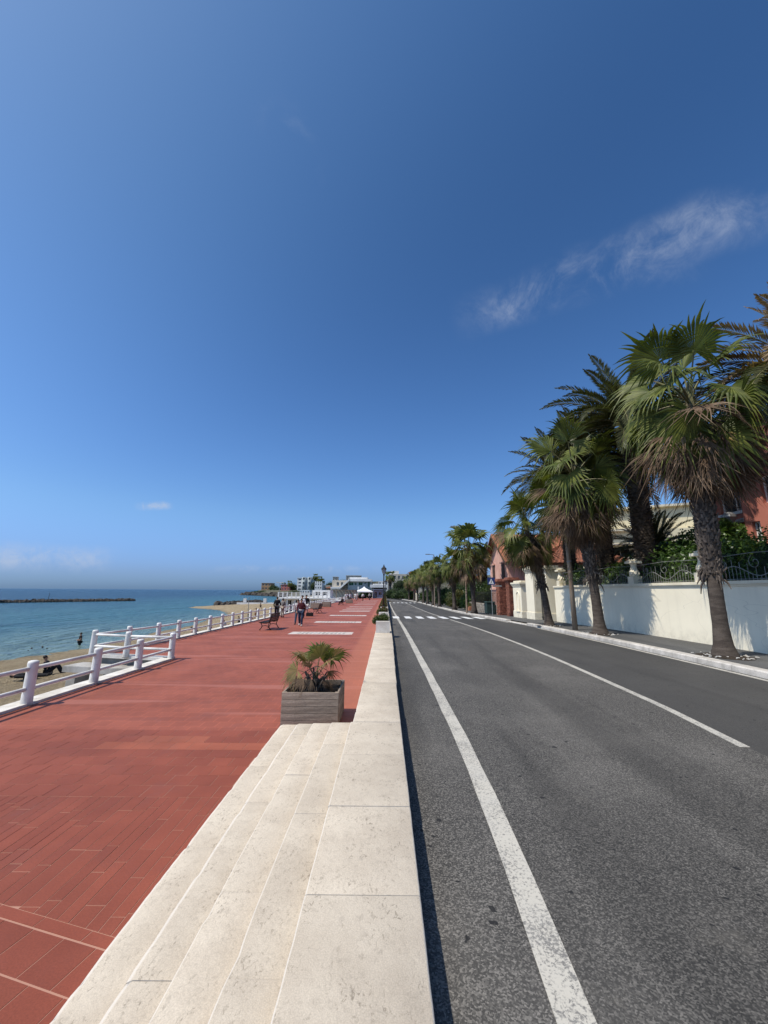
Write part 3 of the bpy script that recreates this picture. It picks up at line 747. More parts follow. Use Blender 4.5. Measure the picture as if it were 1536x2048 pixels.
def fan_palm(label, loc, hub, lean, S, rad_lo, rad_hi, boot_from, skirt, counts, seed, group, lod=0, individual=True, boots=True):
    """street fan palm: flared trunk, old leaf bases, skirt of dead leaves, crown of fan leaves"""
    rnd = random.Random(seed)
    t = thing('fan_palm', label, 'palm tree', loc, 0, group)
    def path(z): q = z / hub; return (lean[0] * q ** 1.5, lean[1] * q ** 1.5)
    def rad(z):
        fl = rad_lo * (1 + .75 * math.exp(-z / .22) + .3 * math.exp(-z / .9))
        return fl + (rad_hi - rad_lo) * min(1, max(0, (z - boot_from) / 1.2))
    mb = MB(); zs = frange(-.05, hub - .1, .12 if lod == 0 else .5)
    mb.tube([(*path(max(0, z)), z) for z in zs], [rad(max(0, z)) * rnd.uniform(.975, 1.025) for z in zs], 18 if lod == 0 else 9)
    tr = mb.obj('trunk', G['palm_trunk'], t, True)
    if boots:
        mb = MB(); stubs(mb, path, rad, boot_from, hub - .2, .085 if lod == 0 else .16, 9 if lod == 0 else 6, .15 if lod == 0 else .22, .055 if lod == 0 else .075, .45, rnd=rnd)
        if lod == 0:                                  # ragged collar of hanging old stalks
            for k in range(30):
                a = rnd.uniform(0, 6.28); o = Vector((math.cos(a), math.sin(a), 0)); tt = Vector((-o.y, o.x, 0)); z = boot_from + rnd.uniform(-.1, .3)
                b = Vector((*path(z), z)) + o * rad(z); tip = b + o * rnd.uniform(.06, .25) + Vector((0, 0, rnd.uniform(-.5, -.12) if rnd.random() < .8 else .15)) + tt * rnd.uniform(-.1, .1)
                mb.tube([b, (b + tip) / 2 + o * .05, tip], [.03, .025, .01], 4)
        mb.obj('leaf_bases', G['leaf_base'], t, kind='stuff')
    top = Vector((*path(hub), hub))
    items = []                                        # (mesh, z offset, rotation, scale)
    for elev, n, kinds, dz in counts:
        for k in range(n):
            a = 2 * math.pi * (k + rnd.uniform(-.35, .35)) / n + elev * .7
            items.append((fan(elev, rnd.randrange(3), rnd.choice(kinds), lod), dz + rnd.uniform(-.1, .1), a, S * rnd.uniform(.85, 1.12) * (1.2 if elev > 50 else 1)))
    nd, zlo = skirt
    for k in range(nd):
        q = (k + rnd.random()) / nd; z = -.2 - q * (hub - zlo) * .40
        items.append((fan(rnd.choice((-30, -48, -66)) if q < .6 else rnd.choice((-48, -68, -80)), rnd.randrange(3), 'd', lod), z, rnd.uniform(0, 6.28), S * rnd.uniform(.6, .95)))
    mb = MB(); mb.tube([top + Vector((0, 0, -.5)), top + Vector((0, 0, .1)), top + Vector((.03, 0, .75 * S))], [rad_hi * .9, rad_hi * .6, .02], 8)
    for k in range(7):
        a = rnd.uniform(0, 6.28); mb.tube([top, top + Vector((math.cos(a) * .2, math.sin(a) * .2, rnd.uniform(.5, 1.0)))], [.03, .012], 5)
    crown = mb.obj('crown', G['petiole'], t)
    if individual:
        for me, dz, a, s in items:
            o = link('leaf', me, crown, (top.x, top.y, top.z + dz), a, s); o.rotation_euler = (rnd.uniform(-.28, .28), rnd.uniform(-.2, .2), a)
    else:
        V = []; F = []; MI = []; off = 0; mats = [G['fan_green'], G['fan_yellow'], G['fan_dead'], G['petiole']]
        for me, dz, a, s in items:
            n = len(me.vertices); co = np.empty(n * 3); me.vertices.foreach_get('co', co); co = co.reshape(-1, 3) * s
            c, s_ = math.cos(a), math.sin(a)
            co = np.stack([co[:, 0] * c - co[:, 1] * s_ + top.x, co[:, 0] * s_ + co[:, 1] * c + top.y, co[:, 2] + top.z + dz], 1)
            mi0 = mats.index(me.materials[0])
            V.append(co); F += [tuple(off + i for i in p.vertices) for p in me.polygons]; MI += [mi0 if p.material_index == 0 else 3 for p in me.polygons]; off += n
        mb = MB(); mb.v = [tuple(p) for p in np.concatenate(V)]; mb.f = F; mb.m = MI
        mb.obj('leaves', mats, crown, kind='stuff')
    return t
def swz(y): return road_z(y) + .125
SP = 'fan palms along the footway'
near_counts = [(82, 2, 'g', .25), (62, 3, 'g', .2), (40, 4, 'g', .1), (20, 5, 'g', 0), (0, 6, 'ggd', -.1), (-20, 8, 'ggd', -.2), (-38, 12, 'gydd', -.3)]
pA = (9.36, 11.2); fan_palm('tallest street fan palm, nearest, before the cream wall at the right edge', (*pA, swz(11.2)), 7.5, (.28, .1), 1.12, .165, .225, 2.2, (105, 4.7), near_counts, 17, SP)
pB = (9.1, 17.0); fan_palm('street fan palm with thick brown skirt between the wooden pole and the nearest palm', (*pB, swz(17)), 6.6, (-.45, 0), 1.10, .18, .235, 2.3, (90, 4.2), near_counts, 11, SP)
pC = (8.85, 21.6); fan_palm('smaller leaning street fan palm beside the cream gate piers', (*pC, swz(21.6)), 5.15, (-.85, 0), .92, .16, .2, 2.1, (62, 3.7), near_counts, 23, SP)
row_counts = [(82, 3, 'g', .25), (62, 5, 'g', .2), (40, 7, 'g', .1), (20, 8, 'ggy', 0), (0, 9, 'ggy', -.1), (-20, 9, 'gyd', -.2), (-38, 9, 'gyd', -.3)]
rows = [(943, 39.0, 8.2, 'street fan palm beside the first street lamp, past the pink house'), (905, 50, 7.3, 'second street fan palm past the pink house'), (876, 63, 7.5, 'street fan palm in front of the second street lamp'),
        (864, 71, 7.4, 'street fan palm just past the second street lamp'), (853, 80, 7.4, 'fifth street fan palm past the pink house'), (845, 89, 7.2, 'sixth street fan palm past the pink house'), (834, 100, 7.0, 'seventh street fan palm past the pink house'), (827, 112, 7.0, 'eighth street fan palm past the pink house'), (817, 126, 6.8, 'farthest street fan palm where the road bends')]
for i, (px, Y, top, lab) in enumerate(rows):
    x = (px - 771) / FPX * Y * 1.0 + .02
    z = swz(Y); top += random.uniform(-.5, .4); hub = top - z - 1.75
    fan_palm(lab, (x, Y, z), hub, (random.uniform(-.3, .1), 0), .92 if i else 1.12, .2, .26, 2.2, (34 if i < 3 else 22, hub * .5), row_counts, 40 + i, SP, 1, i < 2, i < 4)

# feather palms in the garden
def feather_leaf(elev, seed, Lf=3.9, dry=False, n=74):
    rnd = random.Random(seed); mb = MB(); pts = []; p = Vector((0, 0, 0)); e = elev; m_ = 14
    arc = 95 * max(.35, math.cos(R(elev)))
    for i in range(m_ + 1):
        pts.append(p.copy()); p = p + Vector((math.cos(R(e)), 0, math.sin(R(e)))) * Lf / m_; e -= arc / m_ * (.4 + 1.2 * i / m_)
    mb.tube(pts, [.04 - .034 * i / m_ for i in range(m_ + 1)], 4, 1)
    for k in range(n):
        t = .14 + .86 * k / (n - 1); fi = t * m_; i = min(m_ - 1, int(fi)); b = pts[i].lerp(pts[i + 1], fi - i); d = (pts[i + 1] - pts[i]).normalized()
        up = Vector((0, 1, 0)).cross(d) * -1
        if up.z < 0: up = -up
        ll = .60 * math.sin(math.pi * min(1, .18 + t * .85)) ** .6 + .06
        for s in (-1, 1):
            v = (d * .75 + Vector((0, s, 0)) * .75 + up * rnd.uniform(.1, .5)).normalized(); tip = b + v * ll + Vector((0, 0, -.05 * ll - .05)); mid = b + v * ll * .5; w = d * .046
            mb.add([b - w * .5, mid - w, tip, mid + w], [(0, 1, 2, 3)], 0)
    return mb
FEA = {}
def feather(elev, seed, dry):
    k = (elev, seed, dry)
    if k not in FEA: FEA[k] = feather_leaf(elev, seed * 7 + 1).mesh('frond', [G['phoenix_dry' if dry else 'phoenix_green'], G['petiole']])
    return FEA[k]
def feather_palm(label, loc, hub, r, S, seed, plan, dry=0.0):
    rnd = random.Random(seed); t = thing('feather_palm', label, 'palm tree', loc, 0, 'feather palms in the garden')
    mb = MB(); zs = frange(-.3, hub, .2); mb.tube([(0, 0, z) for z in zs], [r * (1 + .25 * math.exp(-max(0, z) / .4)) for z in zs], 16); mb.obj('trunk', G['phoenix_base'], t, True)
    mb = MB(); stubs(mb, lambda z: (0, 0), lambda z: r, 0, hub - .1, .115, 11, .085, r * .3, .9, up=.55, rnd=rnd); mb.obj('leaf_bases', G['phoenix_base'], t, kind='stuff')
    mb = MB(); mb.lathe([(r, -.5), (r * 1.15, -.2), (r * .9, .15), (r * .35, .5)], (0, 0, hub), 12); cr = mb.obj('crown', G['petiole'], t, True)
    for elev, n in plan:
        for k in range(n):
            a = 2 * math.pi * (k + rnd.uniform(-.3, .3)) / n + elev
            o = link('frond', feather(elev, rnd.randrange(3), rnd.random() < dry), cr, (math.cos(a) * r * .4, math.sin(a) * r * .4, hub + .1), a, S * rnd.uniform(.88, 1.1)); o.rotation_euler = (rnd.uniform(-.2, .2), rnd.uniform(-.1, .1), a)
    return t
full = [(80, 5), (60, 8), (40, 11), (22, 12), (5, 12), (-12, 7)]
feather_palm('tall feather palm rising behind the wall between the two big fan palms', (12.05, 17.9, .5), 9.9, .43, 1.0, 5, full)
feather_palm('feather palm partly behind the second fan palm', (12.1, 21.3, .5), 8.8, .42, 1.05, 6, full)
feather_palm('feather palm with slim trunk behind the wooden pole', (12.0, 25.2, .5), 8.8, .36, 1.05, 8, full)
feather_palm('short bushy feather palm low behind the hedge', (15.9, 22.8, .5), 4.1, .42, .72, 9, full)
feather_palm('feather palm with dry brown fronds at the right edge', (13.4, 10.7, .5), 8.2, .45, .95, 10, full, .75)
feather_palm('feather palm in the garden beyond the pink house', (12.6, 50.0, .2), 5.2, .4, .9, 12, full, .2)

# ---------------------------------------------------------------- foliage masses
def leaf_cloud(name, blobs, n, size, mats, parent, seed, shell=.55, kind=True, flat=.5):
    """leaf-sized faces through a set of ellipsoids (cx,cy,cz,rx,ry,rz)"""
    rg = np.random.default_rng(seed); vol = np.array([b[3] * b[4] + b[4] * b[5] + b[3] * b[5] for b in blobs]); cnt = rg.multinomial(n, vol / vol.sum())
    P = []
    for b, c in zip(blobs, cnt):
        d = rg.normal(size=(c, 3)); d /= np.linalg.norm(d, axis=1)[:, None]
        r = shell + (1.06 - shell) * rg.random(c) ** .6
        lump = 1 + .14 * np.sin(d[:, 0] * 7 + b[0]) * np.sin(d[:, 1] * 6 + b[1]) + .1 * np.sin(d[:, 2] * 9)
        P.append(np.array(b[:3]) + d * (r * lump)[:, None] * np.array(b[3:6]))
    P = np.concatenate(P); n = len(P)
    nr = rg.normal(size=(n, 3)) + np.array([0, 0, flat]); nr /= np.linalg.norm(nr, axis=1)[:, None]
    u = np.cross(nr, rg.normal(size=(n, 3))); u /= np.linalg.norm(u, axis=1)[:, None]; w = np.cross(nr, u)
    s = (size * rg.uniform(.6, 1.35, n))[:, None]
    V = np.stack([P - u * s, P + w * s * .45 + nr * s * .12, P + u * s, P - w * s * .45 + nr * s * .12], 1).reshape(-1, 3)
    me = bpy.data.meshes.new(name); me.vertices.add(4 * n); me.vertices.foreach_set('co', V.ravel())
    me.loops.add(4 * n); me.loops.foreach_set('vertex_index', np.arange(4 * n, dtype=np.int32))
    me.polygons.add(n); me.polygons.foreach_set('loop_start', np.arange(0, 4 * n, 4, dtype=np.int32))
    for mt in mats: me.materials.append(mt)
    if len(mats) > 1: me.polygons.foreach_set('material_index', (rg.random(n) < .3).astype(np.int32))
    me.update(calc_edges=True); me.validate()
    return link(name, me, parent, kind='stuff')
def core(name, blobs, parent, f=.82, mat='hedge_core'):  # dark bodies added inside the foliage to block light
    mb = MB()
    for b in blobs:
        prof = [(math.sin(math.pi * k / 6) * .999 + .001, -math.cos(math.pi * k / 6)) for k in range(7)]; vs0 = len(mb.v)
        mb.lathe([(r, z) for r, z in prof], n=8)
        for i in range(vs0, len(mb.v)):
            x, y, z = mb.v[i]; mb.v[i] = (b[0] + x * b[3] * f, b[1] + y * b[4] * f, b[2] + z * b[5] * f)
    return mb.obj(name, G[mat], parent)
def bush(name, label, cat, loc, blobs, n, size, mats, seed, group=None, trunk=None):
    t = thing(name, label, cat, loc, 0, group)
    if trunk:
        mb = MB(); r, h = trunk; mb.tube([(0, 0, -.2), (.05, 0, h * .5), (0, .05, h)], [r * 1.2, r, r * .7], 8)
        for k in range(4):
            a = k * 1.6; mb.tube([(0, 0, h * .7), (math.cos(a) * .6, math.sin(a) * .6, h + .6)], [r * .6, r * .25], 6)
        mb.obj('trunk', G['palm_trunk'], t)
    else:
        mb = MB()
        for k in range(5):
            a = k * 1.26; b = blobs[k % len(blobs)]; mb.tube([(b[0] * .6, b[1] * .6, -.1), (b[0] + math.cos(a) * .2, b[1] + math.sin(a) * .2, b[2])], [.03, .012], 5)
        mb.obj('stem', G['palm_trunk'], t)
    core('light_blocker', blobs, t, .72); leaf_cloud('crown' if trunk else 'foliage', blobs, n, size, mats, t, seed)
    return t

# ---------------------------------------------------------------- garden wall
WX = 11.0; WT = 2.63
gw = thing('garden_wall', 'long cream rendered wall topped by piers and ironwork behind the palms', 'wall')
def wall_base(y): return swz(y) - .3
mb = MB(); ys_ = frange(-3, 25.6, 1.5); vs = []
for y in ys_: vs += [(WX, y, wall_base(y)), (WX, y, WT - .1), (WX + .32, y, WT - .1), (WX + .32, y, wall_base(y))]
n = len(ys_); fs = [(4 * i + k, 4 * i + k + 4, 4 * i + k + 5, 4 * i + k + 1) for i in range(n - 1) for k in range(3)] + [(0, 1, 2, 3), (4 * n - 1, 4 * n - 2, 4 * n - 3, 4 * n - 4)]
mb.add(vs, fs); mb.obj('wall_body', G['cream_wall'], gw)
mb = MB(); mb.box(WX - .08, WX + .4, -3, 25.6, WT - .1, WT); mb.box(WX - .04, WX + .36, -3, 25.6, WT - .16, WT - .101); mb.obj('coping', G['cream_trim'], gw)
PIERS = [2.1, 5.95, 9.8, 13.68, 17.5, 21.2, 24.9]
PM = MB().box(-.2, .2, -.2, .2, 0, .32).lathe([(.17, .32), (.2, .36), (.22, .44), (.2, .52), (.15, .62), (.12, .74), (.125, .84), (.17, .9)], n=16, twist=.28, flute=-.12).box(-.24, .24, -.24, .24, .9, 1.0).lathe([(.24, 1.0), (.28, 1.05), (.1, 1.09)], n=4, twist=0).mesh('pier', G['cream_trim'])
for y in PIERS: link('pier', PM, gw, (WX + .16, y, WT))
for a, c in zip(PIERS, PIERS[1:]):                     # wrought iron bays
    mb = MB(); n = 26; x = WX + .16
    def top(t): return .30 + .16 * math.sin(t * math.pi * 4 - 1.2)
    mb.tube([(x, a + .2 + (c - a - .4) * k / 30, WT + top(k / 30)) for k in range(31)], .014, 4)
    mb.tube([(x, a + .2, WT + .05), (x, c - .2, WT + .05)], .012, 4)
    for k in range(1, n):
        yy = a + .2 + (c - a - .4) * k / n; h = top(k / n) + (.28 if k % 2 else .02) * random.uniform(.6, 1.1)
        mb.tube([(x, yy, WT), (x + .01, yy, WT + h)], .009, 4)
    for k in range(3):
        yc = a + (c - a) * (k + .75) / 3.5; zc = WT + .55
        mb.tube([(x, yc + math.cos(q * .5) * (.04 + q * .012), zc + math.sin(q * .5) * (.04 + q * .012)) for q in range(16)], .009, 4)
    mb.tube([(x, a + .2, WT + .78), (x, (a + c) / 2, WT + .84), (x, c - .2, WT + .78)], .012, 4)
    mb.obj('iron_bay', G['wrought_iron'], gw)
hb = []
y = 2.0
while y < 26:
    hb.append((12.3 + random.uniform(-.2, .3), y, 2.55 + random.uniform(-.15, .1), .95, 1.0, 1.3 + random.uniform(-.1, .35) + (.1 if y < 13.5 else 0) - (.2 if y > 18 else 0))); y += .85
hedge = thing('hedge', 'thick dark green hedge growing above the cream wall', 'hedge', (12.3, 12, .5))
def rel(blobs, o): return [(b[0] - o[0], b[1] - o[1], b[2] - o[2], b[3], b[4], b[5]) for b in blobs]
hbr = rel(hb, (12.3, 12, .5)); core('light_blocker', hbr, hedge, .8); leaf_cloud('foliage', hbr, 60000, .072, [G['hedge_leaf']], hedge, 4)
bush('garden_tree', 'dense green tree before the coral villa', 'tree', (14.2, 15.9, .5), [(0, 0, 3.4, .75, .75, 1.2), (.3, -.4, 2.7, .8, .8, 1.0), (-.2, .6, 2.8, .8, .8, 1.1), (-.1, .1, 4.1, .5, .5, .6)], 13000, .085, [G['hedge_leaf']], 5, trunk=(.12, 2.6))
bush('garden_tree', 'dark tree between the short feather palm and the nearest fan palm', 'tree', (16.2, 19.6, .5), [(0, 0, 3.3, 1.3, 1.2, 1.7), (-.9, .5, 2.9, 1.1, 1.0, 1.4), (.9, -.6, 2.8, 1.1, 1.2, 1.3)], 12000, .09, [G['hedge_leaf']], 6, trunk=(.12, 2.4))

# ---------------------------------------------------------------- buildings
def facade(mb, org, u, nrm, W, H, holes, depth=.2, mi=0):
    org = Vector(org); u = Vector(u).normalized(); nrm = Vector(nrm).normalized(); up = Vector((0, 0, 1))
    us = sorted({0, W, *[h[0] for h in holes], *[h[0] + h[2] for h in holes]}); vs_ = sorted({0, H, *[h[1] for h in holes], *[h[1] + h[3] for h in holes]})
    P = lambda a, b, d=0: org + u * a + up * b - nrm * d
    for a0, a1 in zip(us, us[1:]):
        for b0, b1 in zip(vs_, vs_[1:]):
            ca, cb = (a0 + a1) / 2, (b0 + b1) / 2
            if any(h[0] < ca < h[0] + h[2] and h[1] < cb < h[1] + h[3] for h in holes): continue
            mb.add([P(a0, b0), P(a1, b0), P(a1, b1), P(a0, b1)], [(0, 1, 2, 3)], mi)
    for h in holes:
        a0, b0, a1, b1 = h[0], h[1], h[0] + h[2], h[1] + h[3]
        for p, q in (((a0, b0), (a1, b0)), ((a1, b0), (a1, b1)), ((a1, b1), (a0, b1)), ((a0, b1), (a0, b0))):
            mb.add([P(*p), P(*q), P(*q, depth), P(*p, depth)], [(0, 1, 2, 3)], mi)
def window(parent, org, u, nrm, h, frame='white_paint', pane='window_glass', depth=.2, bar=.06, mull=1, name='window'):
    org = Vector(org); u = Vector(u).normalized(); nrm = Vector(nrm).normalized(); up = Vector((0, 0, 1))
    P = lambda a, b, d: org + u * a + up * b - nrm * d
    a0, b0, w, hh = h[:4]; a1, b1 = a0 + w, b0 + hh
    mb = MB()
    def barq(p0, p1, q0, q1, d0):
        vs = [P(x, z, d) for d in (d0, d0 - .05) for z in (q0, q1) for x in (p0, p1)]
        mb.add(vs, [(0, 2, 3, 1), (4, 5, 7, 6), (0, 1, 5, 4), (2, 6, 7, 3), (0, 4, 6, 2), (1, 3, 7, 5)])
    d0 = depth - .01
    barq(a0, a0 + bar, b0, b1, d0); barq(a1 - bar, a1, b0, b1, d0); barq(a0 + bar, a1 - bar, b0, b0 + bar, d0); barq(a0 + bar, a1 - bar, b1 - bar, b1, d0)
    for k in range(mull): c = a0 + w * (k + 1) / (mull + 1); barq(c - bar * .4, c + bar * .4, b0 + bar, b1 - bar, d0)
    f = mb.obj(name, G[frame], parent)
    mb = MB(); mb.add([P(a0, b0, depth - .004), P(a1, b0, depth - .004), P(a1, b1, depth - .004), P(a0, b1, depth - .004)], [(0, 1, 2, 3)]); mb.obj('pane', G[pane], f)
    return f
def block(parent, x0, x1, y0, y1, z0, z1, mat, holes_f=(), holes_l=(), frame='white_paint', pane='window_glass', name='wall', depth=.2, mull=1, roof=True, right=()):
    """box building: -y front, -x side, each with real openings; holes are (u, v, w, h)"""
    mb = MB(); H = z1 - z0
    facade(mb, (x0, y0, z0), (1, 0, 0), (0, -1, 0), x1 - x0, H, holes_f, depth); facade(mb, (x0, y1, z0), (0, -1, 0), (-1, 0, 0), y1 - y0, H, holes_l, depth)
    mb.add([(x1, y0, z0), (x1, y1, z0), (x1, y1, z1), (x1, y0, z1)], [(0, 1, 2, 3)]); mb.add([(x1, y1, z0), (x0, y1, z0), (x0, y1, z1), (x1, y1, z1)], [(0, 1, 2, 3)])
    if roof: mb.add([(x0, y0, z1), (x1, y0, z1), (x1, y1, z1), (x0, y1, z1)], [(0, 1, 2, 3)])
    w = mb.obj(name, G[mat], parent)
    for h in holes_f: window(parent, (x0, y0, z0), (1, 0, 0), (0, -1, 0), h, frame, pane, depth, mull=mull)
    for h in holes_l: window(parent, (x0, y1, z0), (0, -1, 0), (-1, 0, 0), h, frame, pane, depth, mull=mull)
    return w
def slope_roof(parent, corners, ridge, mat='roof_tile', name='roof', nt_=14, thick=.12):
    """tiled slope between an eave edge (2 points) and a ridge edge (2 points): ridged rows of tiles"""
    a, b_ = [Vector(p) for p in corners]; d, c = [Vector(p) for p in ridge]; mb = MB(); n = (b_ - a).cross(d - a).normalized()
    if n.z < 0: n = -n
    vs = []; m_ = 2 * nt_
    for i in range(m_ + 1):
        t = i / m_; o = n * (.05 if i % 2 else 0)
        vs += [a.lerp(b_, t) + o, d.lerp(c, t) + o, a.lerp(b_, t) - n * thick, d.lerp(c, t) - n * thick]
    fs = []
    for i in range(m_):
        fs += [(4 * i, 4 * i + 4, 4 * i + 5, 4 * i + 1), (4 * i + 2, 4 * i + 3, 4 * i + 7, 4 * i + 6), (4 * i, 4 * i + 2, 4 * i + 6, 4 * i + 4), (4 * i + 1, 4 * i + 5, 4 * i + 7, 4 * i + 3)]
    fs += [(0, 1, 3, 2), (4 * m_, 4 * m_ + 2, 4 * m_ + 3, 4 * m_ + 1)]
    mb.add(vs, fs); return mb.obj(name, G[mat], parent)

# coral villa
vl = thing('coral_villa', 'coral rendered villa with dark eaves behind the hedge at right', 'house', (15.6, 12.6, .5))
block(vl, 0, 9, 3.3, 5.7, 0, 9.4, 'coral_render', (), [(.7, 5.3, 1.4, 1.2), (.7, 7.4, 1.4, 1.2), (1.0, 2.9, .8, 1.6)])
block(vl, -.6, 9, -9, 3.3, 0, 6.7, 'coral_render', (), [(.3, 2.6, .36, 2.0), (1.05, 1.2, 1.3, 3.6), (.95, 5.25, 1.4, 1.1), (4.0, 5.2, 1.3, 1.2)], name='wing_wall')
mb = MB(); mb.box(-1.3, 9, -9.5, 3.8, 6.7, 6.9); mb.add([(-1.3, 3.8, 6.901), (-1.3, -9.5, 6.901), (1.5, -9.5, 8.0), (1.5, 2.5, 8.0), (9, 2.5, 8.0), (9, 3.8, 6.901)], [(0, 1, 2, 3), (0, 3, 4, 5)]); mb.obj('eave', G['dark_eave'], vl)
mb = MB(); mb.box(-.35, 9.2, 3.2, 6.0, 9.4, 9.6); mb.obj('roof', G['roof_tile'], vl)
for v in (5.24, 7.34): mb = MB(); mb.box(-.09, -.003, 3.5, 5.1, v - .06, v + .05); mb.obj('sill', G['white_paint'], vl)
for v in (6.62, 8.72): mb = MB(); mb.box(-.12, -.003, 3.5, 5.1, v - .05, v + .09); mb.obj('lintel', G['white_paint'], vl)
for k in range(3): mb = MB(); mb.obox((-.2, 4.3, 6.42 + k * .09), (.3, 1.5, .03), ry=.35); mb.obj('blind_slat', G['white_paint'], vl)
mb = MB(); mb.add([(-.02, 4.3, 4.75), (-.5, 4.3, 4.7), (-.5, 3.4, 4.7), (-.02, 3.4, 4.95), (-.02, 4.3, 4.83), (-.5, 4.3, 4.78), (-.5, 3.4, 4.78), (-.02, 3.4, 5.05)], [(0, 1, 2, 3), (7, 6, 5, 4), (0, 4, 5, 1), (1, 5, 6, 2), (2, 6, 7, 3)]); mb.obj('awning', G['concrete'], vl)
lt = thing('hanging_lantern', 'old street lantern on a bracket before the coral villa', 'lantern', (14.6, 16.15, 5.0))
mb = MB(); mb.tube([(0, 0, .62), (0, 0, .78), (.7, -.2, .85), (1.35, -.4, .8)], .02, 6); mb.obj('bracket', G['cast_iron'], lt)
mb = MB(); mb.lathe([(.12, .62), (.26, .5), (.3, .4), (.27, .4)], n=6); mb.obj('cap', G['galv_steel'], lt)
mb = MB(); mb.lathe([(.13, 0), (.25, .4)], n=6); mb.obj('glass', G['lamp_glass'], lt)

# pale yellow apartment block
ap = thing('apartment_block', 'pale yellow apartment block with recessed balconies behind the palms', 'building', (18.0, 38.5, .2), R(-24))
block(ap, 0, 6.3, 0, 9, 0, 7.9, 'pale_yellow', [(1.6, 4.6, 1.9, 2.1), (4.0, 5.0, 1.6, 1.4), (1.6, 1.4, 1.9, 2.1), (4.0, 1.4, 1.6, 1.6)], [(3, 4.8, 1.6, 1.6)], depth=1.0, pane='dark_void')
block(ap, 1.0, 14, 1.5, 10, 7.9, 10.1, 'pale_yellow', [(1.2, .5, 2.0, 1.1), (5, .5, 1.6, 1.1)], (), depth=.2, name='upper_wall')
block(ap, 6.3, 14, .6, 9, 0, 7.9, 'pale_yellow', [(1.2, 4.7, 1.8, 1.7), (4.6, 4.7, 1.8, 1.7)], (), name='side_wall')
mb = MB(); mb.box(-.3, 6.5, -.5, .0 - .003, 7.75, 7.95); mb.box(.7, 14.3, 1.0, 10.2, 10.1, 10.3); mb.obj('roof_slab', G['cream_trim'], ap)
for z in (4.5, 1.3): mb = MB(); mb.box(3.7, 6.25, -1.1, -.003, z - .15, z + .75); mb.obj('balcony', G['cream_trim'], ap)
mb = MB(); mb.box(3.8, 6.2, -1.3, -.05, 6.4, 6.46); mb.obj('sunblind', G['concrete'], ap)
block(ap, -2.6, -.01, 2, 8, 0, 6.8, 'town_white', [(.6, 4.2, 1.2, 1.4)], (), name='annex_wall')

# pink house with gable
ph = thing('pink_house', 'pink rendered house with a steep gable and brown shutters', 'house', (12.1, 38.0, .1))
W_, HE, HR = 7.0, 5.7, 8.1
mb = MB(); hol = [(1.15, 2.95, .85, 2.0), (4.6, 2.95, .95, 2.0)]
facade(mb, (0, W_, 0), (0, -1, 0), (-1, 0, 0), W_, HE, [], .15)
mb.add([(0, W_, HE), (0, 0, HE), (0, W_ / 2, HR)], [(0, 1, 2)])
facade(mb, (0, 0, 0), (1, 0, 0), (0, -1, 0), 9, HE, [(3.5, 3.2, 1.0, 1.7)], .15); mb.add([(9, 0, 0), (9, W_, 0), (9, W_, HE), (9, 0, HE)], [(0, 1, 2, 3)]); mb.add([(9, 0, HE), (9, W_, HE), (9, W_ / 2, HR)], [(0, 1, 2)]); mb.add([(9, W_, 0), (0, W_, 0), (0, W_, HE), (9, W_, HE)], [(0, 1, 2, 3)])
mb.obj('wall', G['pink_render'], ph)
for a0, b0, w, h in hol:
    yy = W_ - a0
    sh = MB().box(-.05, -.004, yy - w, yy, b0, b0 + h).obj('shutter', G['brown_shutter'], ph)
    for k in range(14): MB().obox((-.065, yy - w / 2, b0 + .1 + k * .135), (.03, w - .12, .05), ry=.4).obj('slat', G['brown_shutter'], sh)
    mb = MB(); mb.box(-.16, -.003, yy - w - .2, yy + .2, b0 + h + .06, b0 + h + .2); mb.box(-.1, -.003, yy - w - .14, yy + .14, b0 - .14, b0 - .01); mb.obj('lintel', G['pink_render'], ph)
window(ph, (0, 0, 0), (1, 0, 0), (0, -1, 0), (3.5, 3.2, 1.0, 1.7), 'brown_shutter', 'window_glass', .15)
mb = MB(); mb.box(-.12, -.003, -.1, W_ + .1, 2.35, 2.55); mb.box(-.12, 9.1, -.12, -.003, 2.351, 2.551); mb.obj('string_course', G['pink_render'], ph)
slope_roof(ph, ((-.7, -1.2, HE - .75), (9.5, -1.2, HE - .75)), ((-.7, W_ / 2, HR + .15), (9.5, W_ / 2, HR + .15)), nt_=26)
slope_roof(ph, ((-.7, W_ + 1.0, HE - .6), (9.5, W_ + 1.0, HE - .6)), ((-.7, W_ / 2, HR + .14), (9.5, W_ / 2, HR + .14)), nt_=26)
mb = MB()
for s, y0, ze in ((1, -1.2, HE - .75), (-1, W_ + 1.0, HE - .6)):
    a = Vector((-.72, y0, ze - .16)); c = Vector((-.72, W_ / 2, HR - .02)); mb.add([a, c, c + Vector((0, 0, -.2)), a + Vector((0, 0, -.2)), a + Vector((.08, 0, 0)), c + Vector((.08, 0, 0)), c + Vector((.08, 0, -.2)), a + Vector((.08, 0, -.2))], [(0, 1, 2, 3), (7, 6, 5, 4), (0, 4, 5, 1), (3, 2, 6, 7)])
mb.obj('bargeboard', G['dark_eave'], ph)
mb = MB(); mb.tube([(-.08, .1, .2), (-.08, .1, HE - .3)], .05, 6); mb.obj('downpipe', G['pink_render'], ph)
an = thing('pink_annex', 'low pink wing with a red hipped roof beside the gabled house', 'house', (13.2, 30.8, .2))
block(an, 0, 6.4, 0, 6.2, 0, 4.3, 'pink_render', [(3.9, 2.0, 1.1, 1.7)], [(2.6, 2.0, 1.0, 1.6)], depth=.15)
slope_roof(an, ((-.5, -.5, 4.3), (6.9, -.5, 4.3)), ((2.4, 3.1, 6.2), (4.0, 3.1, 6.2)), nt_=20)
slope_roof(an, ((-.5, 6.7, 4.3), (-.5, -.5, 4.3)), ((2.4, 3.12, 6.2), (2.4, 3.08, 6.2)), nt_=18)

